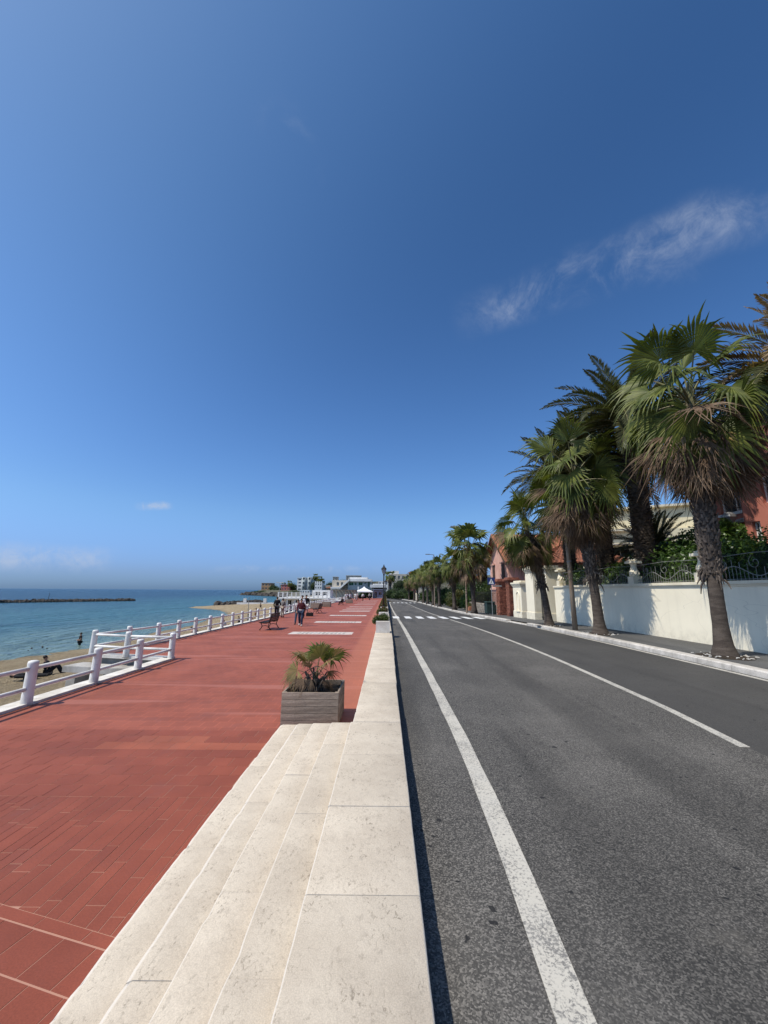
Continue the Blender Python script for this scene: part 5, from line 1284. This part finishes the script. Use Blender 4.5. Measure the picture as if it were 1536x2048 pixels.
BLK = (.014, .014, .016); WHT = (.7, .7, .7); JEAN = (.035, .055, .10)
person('person in black jacket and dark trousers by the white fence', (-9.05, 33.0, 0), R(195), 'walk', BLK, (.016, .016, .02), H=1.72)
person('person in grey top and pale trousers beside the one in black at the fence', (-8.75, 33.7, 0), R(160), 'carry', (.22, .21, .2), (.42, .36, .3), H=1.58)
a = person('walking person in maroon top and blue jeans, nearest on the promenade', (-5.48, 25.75, 0), R(5), 'walk', (.10, .022, .028), JEAN, (.5, .48, .46), 1.72)
MB().tube([(-.17, -.02, 1.02), (0, -.14, 1.0), (.17, -.02, 1.02), (0, .12, 1.02), (-.17, -.02, 1.02)], .045, 8).obj('tied_sweater', cloth((.62, .6, .58)), a, True)
a = person('walking person in white striped shirt and jeans beside the maroon top', (-5.95, 27.0, 0), R(-4), 'walk2', (.55, .53, .52), (.06, .085, .13), (.05, .05, .05), 1.66, sleeve=False)
for z in (1.05, 1.18, 1.3): MB().tube([(.172 * math.cos(q * .52), -.137 * math.sin(q * .52), z) for q in range(13)], .011, 5).obj('stripe', cloth(BLK), a)
a = person('person in black jacket and white shorts behind the walking couple', (-7.15, 35.6, 0), R(20), 'walk', BLK, (.6, .58, .55), BLK, 1.85, legs=False)
bag(a, (0, .2, 1.2), (.34, .2, .5), BLK).obj('backpack', cloth((.02, .02, .022)), a)
tag(bag(None, (0, 0, .16), (.6, .3, .3), BLK).obj('duffel_bag', cloth((.018, .017, .017)), None, loc=(-6.75, 35.4, 0)), 'black bag lying beside the person in white shorts', 'bag')
a = person('person in white T-shirt half hidden behind the walking couple', (-6.85, 32.5, 0), R(0), 'walk2', WHT, (.03, .03, .035), BLK, 1.86)
person('person seated on the third bench', (-7.0, 63.2, 0), R(-90), 'sit', BLK, BLK)
FARG = 'people strolling near the white tent'
for i, (px, Y, tp, bt, lab) in enumerate(((694, 84, WHT, (.6, .6, .58), 'person all in white near the fence, before the tent'), (698, 87, (.6, .58, .56), BLK, 'person in white top and black trousers by the fence'), (702.5, 80, WHT, (.1, .1, .13), 'person in white shirt and grey trousers before the tent'), (712, 92, WHT, (.62, .55, .5), 'person in white, left of the tent'), (727, 88, (.62, .62, .63), BLK, 'person in pale shirt and black trousers before the tent'), (740, 97, (.68, .66, .6), (.05, .05, .06), 'person in white shirt at the right end of the tent'), (716, 96, (.5, .42, .4), (.4, .36, .34), 'person in beige clothes left of the tent'))):
    person(lab, ((px - 771) / FPX * Y, Y, 0), R(RNG.uniform(-60, 60) + (180 if i % 2 else 0)), ('walk', 'walk2')[i % 2], tp, bt, H=1.78)
person('person in black on the footway among the palms', (9.6, 78, swz(78)), R(10), 'walk', BLK, BLK)
person('person in white top on the footway among the palms', (9.9, 76, swz(76)), R(-5), 'walk2', WHT, (.2, .14, .13))
# beach goers
def bz(x, y): return sand_z(x, y)
wq = atz(159, 1290, -2.6)
person('bather in dark swimwear wading in the shallows', (wq[0], wq[1], -3.15), R(-40), 'carry', (.02, .02, .022), (.018, .018, .02), None, 1.62, sleeve=False, legs=False)
x, y = -15.6, 19.2
person('sunbather in black lying on the sand near the fence', (x - .9, y - .25, bz(x, y) - .02), R(100), 'lie', BLK, BLK, H=1.65)
person('person in black sitting on the sand beside the sunbather', (x - .75, y + .6, bz(x, y) - .03), R(120), 'ground', BLK, BLK, H=1.7, hairc='hair_dark')
for px, Y, tp, bt, ps, lab in ((403, 37, (.5, .3, .25), BLK, 'ground', 'person in pinkish top sitting on the beach past the first posts'), (412, 36, (.04, .03, .03), WHT, 'ground', 'person in dark top and white shorts sitting on the beach'), (436, 41, (.35, .2, .15), (.3, .1, .08), 'ground', 'sunburnt person sitting on the beach'), (463, 45, (.55, .58, .62), (.5, .52, .56), 'ground', 'person in pale clothes crouching on the beach'), (490, 52, BLK, BLK, 'ground', 'person in black reclining on the beach'), (509, 56, (.03, .1, .06), BLK, 'ground', 'person in green sitting on the beach'), (520, 58, (.5, .3, .22), (.4, .2, .12), 'walk', 'person standing in swimwear on the beach'), (528, 88, (.1, .08, .06), (.05, .04, .04), 'walk', 'person standing far off on the sand spit')):
    x = (px - 771) / FPX * Y; x = min(x, -10.8); person(lab, (x, Y, bz(x, Y) - .03), R(RNG.uniform(60, 140)), ps, tp, bt, None, 1.72, False, False, 'people on the beach')
for px, Y, c, lab in ((470, 47, (.62, .62, .64), 'white beach towel laid on the sand'), (396, 40, (.6, .62, .66), 'pale towel near the waterline')):
    x = (px - 771) / FPX * Y; mb = MB(); n = 8
    vs = [(i * .22, j * .8, bz(x + i * .22, Y + j * .8) - bz(x, Y) + .07) for i in range(n) for j in range(2)]; mb.add(vs, [(2 * i, 2 * i + 2, 2 * i + 3, 2 * i + 1) for i in range(n - 1)])
    tag(mb.obj('beach_towel', cloth(c), None, loc=(x, Y, bz(x, Y))), lab, 'towel', 'towels on the beach')
mb = MB(); bp = thing('beach_pole', 'thin grey pole standing on the beach by the fence', 'pole', ((504.5 - 771) / FPX * 50, 50, bz(-17, 50)))
mb.tube([(0, 0, -.2), (0, 0, 3.1)], [.05, .035], 8); mb.obj('shaft', G['galv_steel'], bp); MB().lathe([(.06, 3.1), (.06, 3.18), (.01, 3.22)], n=8).obj('cap', G['galv_steel'], bp)

# ---------------------------------------------------------------- sea rocks
def rock_pile(name, label, pts, width, n, size, seed, z=-2.75):
    rnd = random.Random(seed); mb = MB()
    for k in range(n):
        t = rnd.random() * (len(pts) - 1); i = int(t); p = Vector(pts[i]).lerp(Vector(pts[i + 1]), t - i); d = (Vector(pts[i + 1]) - Vector(pts[i])).normalized(); off = rnd.uniform(-1, 1)
        c = p + Vector((-d.y, d.x)) * off * width; s = size * rnd.uniform(.6, 1.3); h = z + (1 - abs(off)) * size * .75 + rnd.uniform(0, .3)
        sub = MB().lathe([(.3, -.9), (.85, -.5), (1, .05), (.75, .6), (.25, .85)], n=6); M = Matrix.Rotation(rnd.uniform(0, 6), 3, 'Z') @ Matrix.Rotation(rnd.uniform(-.5, .5), 3, 'X')
        mb.add([Vector((c.x, c.y, h)) + M @ (Vector(v) * s * rnd.uniform(.75, 1.2)) for v in sub.v], sub.f)
    t = thing(name, label, 'rocks', (0, 0, 0)); mb.obj('boulders', G['rock'], t, kind='stuff')
b0, b1 = atz(-260, 1209, -2.6), atz(266, 1201.5, -2.6)
rock_pile('breakwater', 'long dark rock breakwater lying offshore at left', [tuple(b0[:2]), tuple(b1[:2])], 2.4, 700, .66, 3, -2.8)
s0, s1 = atz(432, 1213, -2.6), atz(520, 1206.5, -2.6)
rock_pile('rock_groyne', 'dark rocks at the tip of the sand spit', [tuple(s0[:2]), tuple(s1[:2])], 3.0, 130, .8, 4)
rock_pile('headland_rocks', 'dark rocks round the foot of the far headland', [(-60, 452), (-141, 420), (-139, 388), (-118, 360), (-96, 332), (-70, 285)], 3.5, 320, 2.0, 8, -3.2)
rock_pile('shore_rocks', 'few dark rocks awash at the water edge', [(-27.3, 31), (-26.9, 32.5)], .4, 4, .07, 5, -2.6)
mk0 = aty(95, 1203, 145); t = thing('sea_marker', 'thin leaning marker post on the breakwater', 'post', (mk0[0], mk0[1], -2.3)); MB().tube([(0, 0, 0), (.3, 0, 2.6)], [.09, .07], 6).obj('shaft', G['rock'], t); MB().lathe([(.12, 2.6), (.13, 2.8), (.02, 2.9)], (.3, 0, 0), 6).obj('cap', G['rock'], t)

# ---------------------------------------------------------------- beach club, tent and the far town
bc = thing('beach_pavilion', 'white beach pavilion with columns and a roof terrace', 'building', (-20.4, 76, -1.6))
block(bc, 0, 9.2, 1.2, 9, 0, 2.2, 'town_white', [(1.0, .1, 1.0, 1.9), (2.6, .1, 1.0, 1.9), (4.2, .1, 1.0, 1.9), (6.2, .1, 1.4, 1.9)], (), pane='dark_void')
mb = MB(); mb.box(-.4, 9.4, -.6, 9.4, 2.201, 2.5); mb.obj('terrace_slab', G['town_white'], bc)
for k in range(7): MB().box(-.1 + k * 1.5, .15 + k * 1.5, -.3, -.05, 0, 2.2).obj('column', G['town_white'], bc)
for k in range(12): MB().box(-.3 + k * .85, -.08 + k * .85, -.5, -.3, 2.501, 3.5).obj('terrace_post', G['town_white'], bc)
mb = MB(); mb.box(-.3, 9.3, -.46, -.36, 2.9, 2.98); mb.box(-.3, 9.3, -.46, -.36, 3.3, 3.4); mb.obj('terrace_rail', G['town_white'], bc)
block(bc, 5.6, 9.2, 3.5, 8, 2.501, 3.9, 'town_white', [(.6, .3, 1.0, .8), (2.1, .3, 1.0, .8)], (), name='upper_wall')
mb = MB(); mb.prism([(9.3, -.5), (12, 1), (12, 6), (9.3, 6)], -.3, 1.9); mb.obj('ramp_wall', G['town_white'], bc)
bw = thing('beach_terrace_wall', 'long low white wall with posts behind the sand spit', 'wall', (-46, 122, -2.4)); mb = MB(); mb.box(0, 32, 0, .4, -.4, .85); mb.obj('wall_body', G['town_white'], bw)
for k in range(5): MB().box(2 + k * 6.2, 2.9 + k * 6.2, -.05, .45, .851, 2.1).obj('post', G['town_white'], bw)
tn = thing('party_tent', 'white peaked tent standing on the promenade', 'tent', (-6.6, 121, 0)); mb = MB(); hw = 2.75
ring = [(hw, 2.05), (hw * .55, 2.5), (hw * .2, 3.0), (.04, 3.5)]
mb.lathe([(r * 1.414, z) for r, z in ring], n=4); mb.v = [(x * math.cos(R(45)) - y * math.sin(R(45)), x * math.sin(R(45)) + y * math.cos(R(45)), z) for x, y, z in mb.v]; mb.obj('canopy', G['tent_cloth'], tn)
mb = MB()
for s in (-1, 1): mb.box(-hw, hw, s * hw - .01, s * hw + .01, 1.8, 2.06); mb.box(s * hw - .01, s * hw + .01, -hw, hw, 1.8, 2.06)
mb.obj('valance', G['tent_cloth'], tn)
for sx_ in (-1, 1):
    for sy_ in (-1, 1): MB().tube([(sx_ * hw * .97, sy_ * hw * .97, 0), (sx_ * hw * .97, sy_ * hw * .97, 2.1)], .05, 6).obj('leg', G['white_paint'], tn)
for k in range(3): MB().box(-1.6 + k * 1.4, -.7 + k * 1.4, -.5, .5, 0, .9).obj('counter', G['dark_void'], tn)
kz = thing('kiosk', 'blue grey kiosk beside the white tent', 'kiosk', (-3.7, 119.5, 0)); block(kz, 0, 2.9, 0, 4, 0, 2.5, 'blue_grey_panel', [(.3, .1, .9, 1.9), (1.6, .9, 1.0, 1.0)], (), pane='dark_void'); MB().box(-.3, 3.1, -.5, 4.2, 2.501, 2.75).obj('roof', G['blue_grey_panel'], kz)
mb = MB(); sv = thing('shade_canopy', 'low dark shade roof with slats beyond the fence', 'canopy', (-16.5, 112, -.6))
for k in range(9): MB().obox((k * .95, 3, 3.0), (.7, 6, .08), ry=-.12).obj('slat', G['grey_wood'], sv)
for k in range(4): MB().tube([(k * 2.5, .2, -1.5), (k * 2.5, .2, 3)], .08, 6).obj('post', G['grey_wood'], sv)
MB().box(-1, 8, 5.5, 5.7, -1.5, 2.9).obj('back_wall', G['town_grey'], sv)

def bX(px, Y): return (px - 771) / FPX * Y
def bZ(py, Y, px=700): return CH + (1181.7 + (px - 771) * .0065 - py) / FPX * Y
def town(name, label, px0, px1, py, Y, depth, mat, holes=True, z0=-1.5, frame='white_paint', pane='window_glass', floors=2, cols=3, roof=None, cat='house'):
    x0, x1 = bX(px0, Y), bX(px1, Y); z1 = bZ(py, Y, px0); w = x1 - x0
    t = thing(name, label, cat, (x0, Y, z0)); H = z1 - z0; hs = []
    gz = max(ground_z((x0 + x1) / 2, Y), ground_z(x0, Y)) - z0
    if holes:
        fh = max(1.9, (H - max(0, gz)) / floors)
        for f in range(floors):
            for c in range(cols):
                ww = w / cols * .5; b0_ = max(0, gz) + f * fh + fh * .3
                if b0_ + fh * .48 < H - .1: hs.append((w * (c + .25) / cols, b0_, ww, fh * .48))
    block(t, 0, w, 0, depth, 0, H, mat, hs, [(depth * .35, H - 2.6, 1.2, 1.3)] if H > 4 else (), frame, pane)
    if roof == 'flat': MB().box(-.3, w + .3, -.3, depth + .3, H + .001, H + .3).obj('roof_slab', G[mat], t)
    if roof == 'hip':
        m1, m2 = (w * .5 - .3, w * .5 + .3); o_ = .6; hh = min(2.6, w * .3)
        slope_roof(t, ((-o_, -o_, H), (w + o_, -o_, H)), ((m1, depth / 2, H + hh), (m2, depth / 2, H + hh)), nt_=10)
        slope_roof(t, ((-o_, depth + o_, H), (-o_, -o_, H)), ((m1, depth / 2 + .02, H + hh), (m1, depth / 2 - .02, H + hh)), nt_=8)
        slope_roof(t, ((w + o_, -o_, H), (w + o_, depth + o_, H)), ((m2, depth / 2 - .02, H + hh), (m2, depth / 2 + .02, H + hh)), nt_=8)
    return t, w, H
# headland villa and neighbours
t, w, H = town('headland_villa', 'ochre villa on the tip of the far headland', 527, 546, 1167, 385, 12, 'town_ochre', True, 1, floors=2, cols=3, roof='flat', cat='villa')
t, w, H = town('headland_wall', 'stone terrace wall round the far headland', 512, 620, 1184.5, 378, 3, 'town_beige', False, -3, cat='wall')
mb = MB(); mb.box(0, w, -6, 0 - .01, -.6, 2.2); mb.obj('sea_terrace', G['town_beige'], t)
town('town_house', 'red house left of the blue grey tower', 566, 583, 1170, 340, 10, 'town_pink', True, 0, roof='flat')
town('town_house', 'small ochre house behind the red house', 582, 592, 1172, 352, 8, 'town_ochre', True, 0, roof='hip')
t, w, H = town('apartment_tower', 'tall pale blue and white apartment tower among palms', 597, 628, 1157, 325, 12, 'town_white', True, 0, floors=4, cols=3, roof='flat', cat='building')
for k in range(2): MB().lathe([(1.7, 0), (1.7, H + .8)], (w * (.45 + .36 * k), -.9, 0), 12).obj('round_bay', G['town_grey'], t, True)
for k in range(2):
    for f in range(3): MB().obox((w * (.45 + .36 * k), -2.62, 4.6 + f * 3.6), (1.5, .1, 1.7)).obj('bay_window', G['window_glass'], t)
t, w, H = town('town_house', 'white house with a small crenellated top left of the modern building', 632, 646, 1166, 255, 8, 'town_white', True, 0, floors=3, cols=3)
for k in range(4): MB().box(w * k / 3.6, w * (k + .6) / 3.6, 0, .5, H + .001, H + .9).obj('parapet_block', G['town_white'], t)
town('town_house', 'low white house below the tower', 603, 622, 1180, 240, 8, 'town_white', True, -1, floors=1, cols=4)
town('town_house', 'grey terrace house right of the crenellated house', 645, 662, 1171, 262, 8, 'town_beige', True, 0, floors=3, cols=3)
town('town_house', 'orange gabled house beside the modern building', 655, 664, 1176, 205, 6, 'town_ochre', True, -1, floors=2, cols=2, roof='hip')
# large white modern building
mw = thing('modern_building', 'large white modern building with a slanting stair and green windows', 'building', (bX(664, 185), 185, -1.0)); Y = 185
k_ = lambda px: bX(px, Y) - bX(664, Y); q_ = lambda py: bZ(py, Y, 700) + 1.0
hs = [(k_(699) - k_(697), q_(1171) - 0, k_(708) - k_(699), q_(1165) - q_(1171)), (k_(710) - k_(697), q_(1171), k_(714) - k_(710), q_(1165) - q_(1171)), (k_(718) - k_(697), q_(1171), k_(726) - k_(718), q_(1165) - q_(1171)), (k_(729) - k_(697), q_(1168), k_(733) - k_(729), q_(1165) - q_(1168)), (k_(736) - k_(697), q_(1174), k_(740) - k_(736), q_(1164) - q_(1174))]
block(mw, k_(697), k_(743), 0, 14, 0, q_(1163.5), 'town_grey', hs, (), pane='green_awning', frame='town_white')
MB().box(k_(698), k_(743.5), -1.5, 15, q_(1163.4), q_(1159)).obj('roof_band', G['town_white'], mw)
MB().box(k_(699), k_(735), 2, 13, q_(1158.9), q_(1155)).obj('upper_storey', G['town_white'], mw)
block(mw, k_(664), k_(697) - .01, 3, 14, 0, q_(1161), 'town_beige', [(2.2, q_(1172), 1.2, 1.8), (4.2, q_(1172), 1.2, 1.8), (6.2, q_(1172), 1.2, 1.8)], (), name='left_wing')
mb = MB(); A_ = [(k_(664), q_(1174.5)), (k_(682), q_(1174.5)), (k_(700), q_(1158.5)), (k_(700), q_(1162.5)), (k_(683), q_(1177.5)), (k_(664), q_(1177.5))]
mb.add([(x, -2, z) for x, z in A_] + [(x, 3.2, z) for x, z in A_], [tuple(range(6)), tuple(range(11, 5, -1))] + [(i, (i + 1) % 6, 6 + (i + 1) % 6, 6 + i) for i in range(6)]); mb.obj('slanting_stair', G['town_white'], mw)
block(mw, k_(664), k_(683), -.5, 3, 0, q_(1177.6), 'town_white', [(1, .6, 1.2, 1.6), (2.9, .6, .9, 1.6)], (), name='lower_wall')
MB().box(k_(688), k_(707), -8, -4, 0, q_(1181)).obj('garden_block', G['town_white'], mw)
MB().box(k_(718), k_(720.5), -6, -5.4, 0, q_(1173.5)).obj('chimney', G['town_white'], mw)
town('town_house', 'dark flat-roofed house on the hill behind the modern building', 667, 676, 1155, 300, 8, 'town_beige', True, 0, roof='flat')
town('town_house', 'long beige house on the hill crest', 693, 722, 1152.5, 300, 8, 'town_beige', True, 0, cols=6, roof='flat')
t, w, H = town('town_house', 'white house with a deep shaded terrace right of the modern building', 746, 771, 1168, 165, 9, 'town_white', False, -1)
MB().box(.3, w - .8, -1.6, -.01, H - 4.6, H - 1.6).obj('painted_terrace_shade', G['dark_void'], t); MB().box(-1, w + .5, -3, 0 - .02, H - 1.59, H - .4).obj('terrace_roof', G['town_white'], t); MB().box(0, w, -3, -2.6, H - 6.2, H - 4.4).obj('parapet', G['town_white'], t)  # near-black box paints in the shade under the terrace roof
town('town_house', 'upper white house behind the lamp post', 757, 776, 1163, 185, 8, 'town_white', True, -1, floors=3)
t, w, H = town('town_house', 'grey rendered block stepping up behind the far palms', 777, 818, 1149, 190, 12, 'town_beige', True, -1, floors=3, cols=5)
MB().box(1, 5, 2, 8, H + .001, H + 1.6).obj('roof_room', G['town_white'], t)
town('roof_turret', 'small house with a red pyramid roof above the palms', 818, 830, 1147, 150, 4, 'town_pink', True, -1, floors=3, cols=2, roof='hip')
town('town_house', 'beige house behind the palm row', 835, 868, 1162, 120, 9, 'town_beige', True, -1, floors=2, cols=4, roof='hip')
town('town_house', 'pale garden house between palms beyond the pink house', 905, 960, 1158, 82, 8, 'town_beige', True, -.5, floors=2, cols=4, roof='hip')
# tall lamp near pavilion
t = thing('tall_lamp', 'slender lamp mast behind the beach pavilion', 'street lamp', (bX(563, 96), 96, -2.0)); MB().tube([(0, 0, 0), (0, 0, 6.0)], [.09, .05], 6).obj('pole', G['galv_steel'], t); MB().tube([(-.9, 0, 6.1), (0, 0, 6.0), (.9, 0, 6.1)], .06, 5).obj('arm', G['galv_steel'], t)
# far trees and palms
TG = 'trees of the far town'
def far_tree(px, py, Y, r, h, lab, mat='shrub_leaf', n=900, seed=0):
    x = bX(px, Y); zt = bZ(py, Y, px); z0 = zt - h; bl = [(0, 0, h * .6, r, r, h * .4), (r * .6, -.4, h * .45, r * .7, r * .7, h * .32), (-r * .6, .3, h * .5, r * .7, r * .7, h * .35)]
    bush('tree', lab, 'tree', (x, Y, z0), bl, n, max(.14, Y * .0012), [G[mat]], 200 + seed, TG, trunk=(.2, h * .4))
def far_palm(px, py, Y, h, lab, seed=0):
    x = bX(px, Y); z = bZ(py, Y, px); hub = h - 1.6
    fan_palm(lab, (x, Y, z - h), hub, (0, 0), 1.3, .28, .3, 2, (14, hub * .6), [(62, 5, 'g', .2), (30, 8, 'g', 0), (0, 8, 'g', -.1), (-20, 7, 'gd', -.2)], 300 + seed, 'palms of the far town', 1, False, False)
for i, (px, py, Y, r, h, lab) in enumerate(((552, 1170, 372, 4, 7, 'dark tree on the far headland'), (588, 1166, 345, 4, 8, 'dark tree beside the red house'), (637, 1158, 318, 5, 12, 'dark tree beside the apartment tower'), (665, 1163, 290, 4, 8, 'tree above the grey terrace house'), (690, 1160, 290, 5, 6, 'tree on the hill behind the modern building'), (745, 1163, 200, 2.6, 6, 'dark tree right of the modern building'), (733, 1176, 150, 2.2, 5, 'bush behind the white tent'), (707, 1182, 140, 3, 4, 'bush left of the white tent'), (757, 1180, 145, 2, 4.5, 'bush between the tent and the road'), (800, 1157, 175, 3.0, 8, 'dark tree before the grey block'), (790, 1174, 160, 2.6, 5, 'dark tree at the road bend'), (812, 1172, 150, 2.6, 5.5, 'dark tree behind the farthest street palm'), (540, 1180, 376, 9, 4, 'low scrub on the far headland'), (522, 1182, 384, 6, 3, 'scrub at the tip of the far headland'), (560, 1174, 366, 6, 7, 'clump of trees beside the headland villa'), (598, 1180, 300, 6, 5, 'bushes before the apartment tower'), (618, 1181, 280, 6, 5, 'bushes below the apartment tower'), (655, 1181, 230, 5, 4, 'bushes below the terrace house'), (575, 1181, 350, 8, 3.5, 'low scrub below the red house'), (765, 1166, 230, 6, 6, 'wooded slope above the white houses'))):
    far_tree(px, py, Y, r, h, lab, 'shrub_leaf', 900, i)
for i, (px, py, Y, h, lab) in enumerate(((570, 1168, 350, 9, 'palm on the far headland'), (583, 1164, 338, 10, 'palm left of the apartment tower'), (633, 1151, 312, 17, 'tallest palm beside the apartment tower'), (641, 1156, 310, 15, 'palm right of the apartment tower'), (646, 1160, 308, 13, 'lower palm right of the apartment tower'), (780, 1148, 170, 10, 'palm before the grey block at the road bend'))):
    far_palm(px, py, Y, h, lab, i)
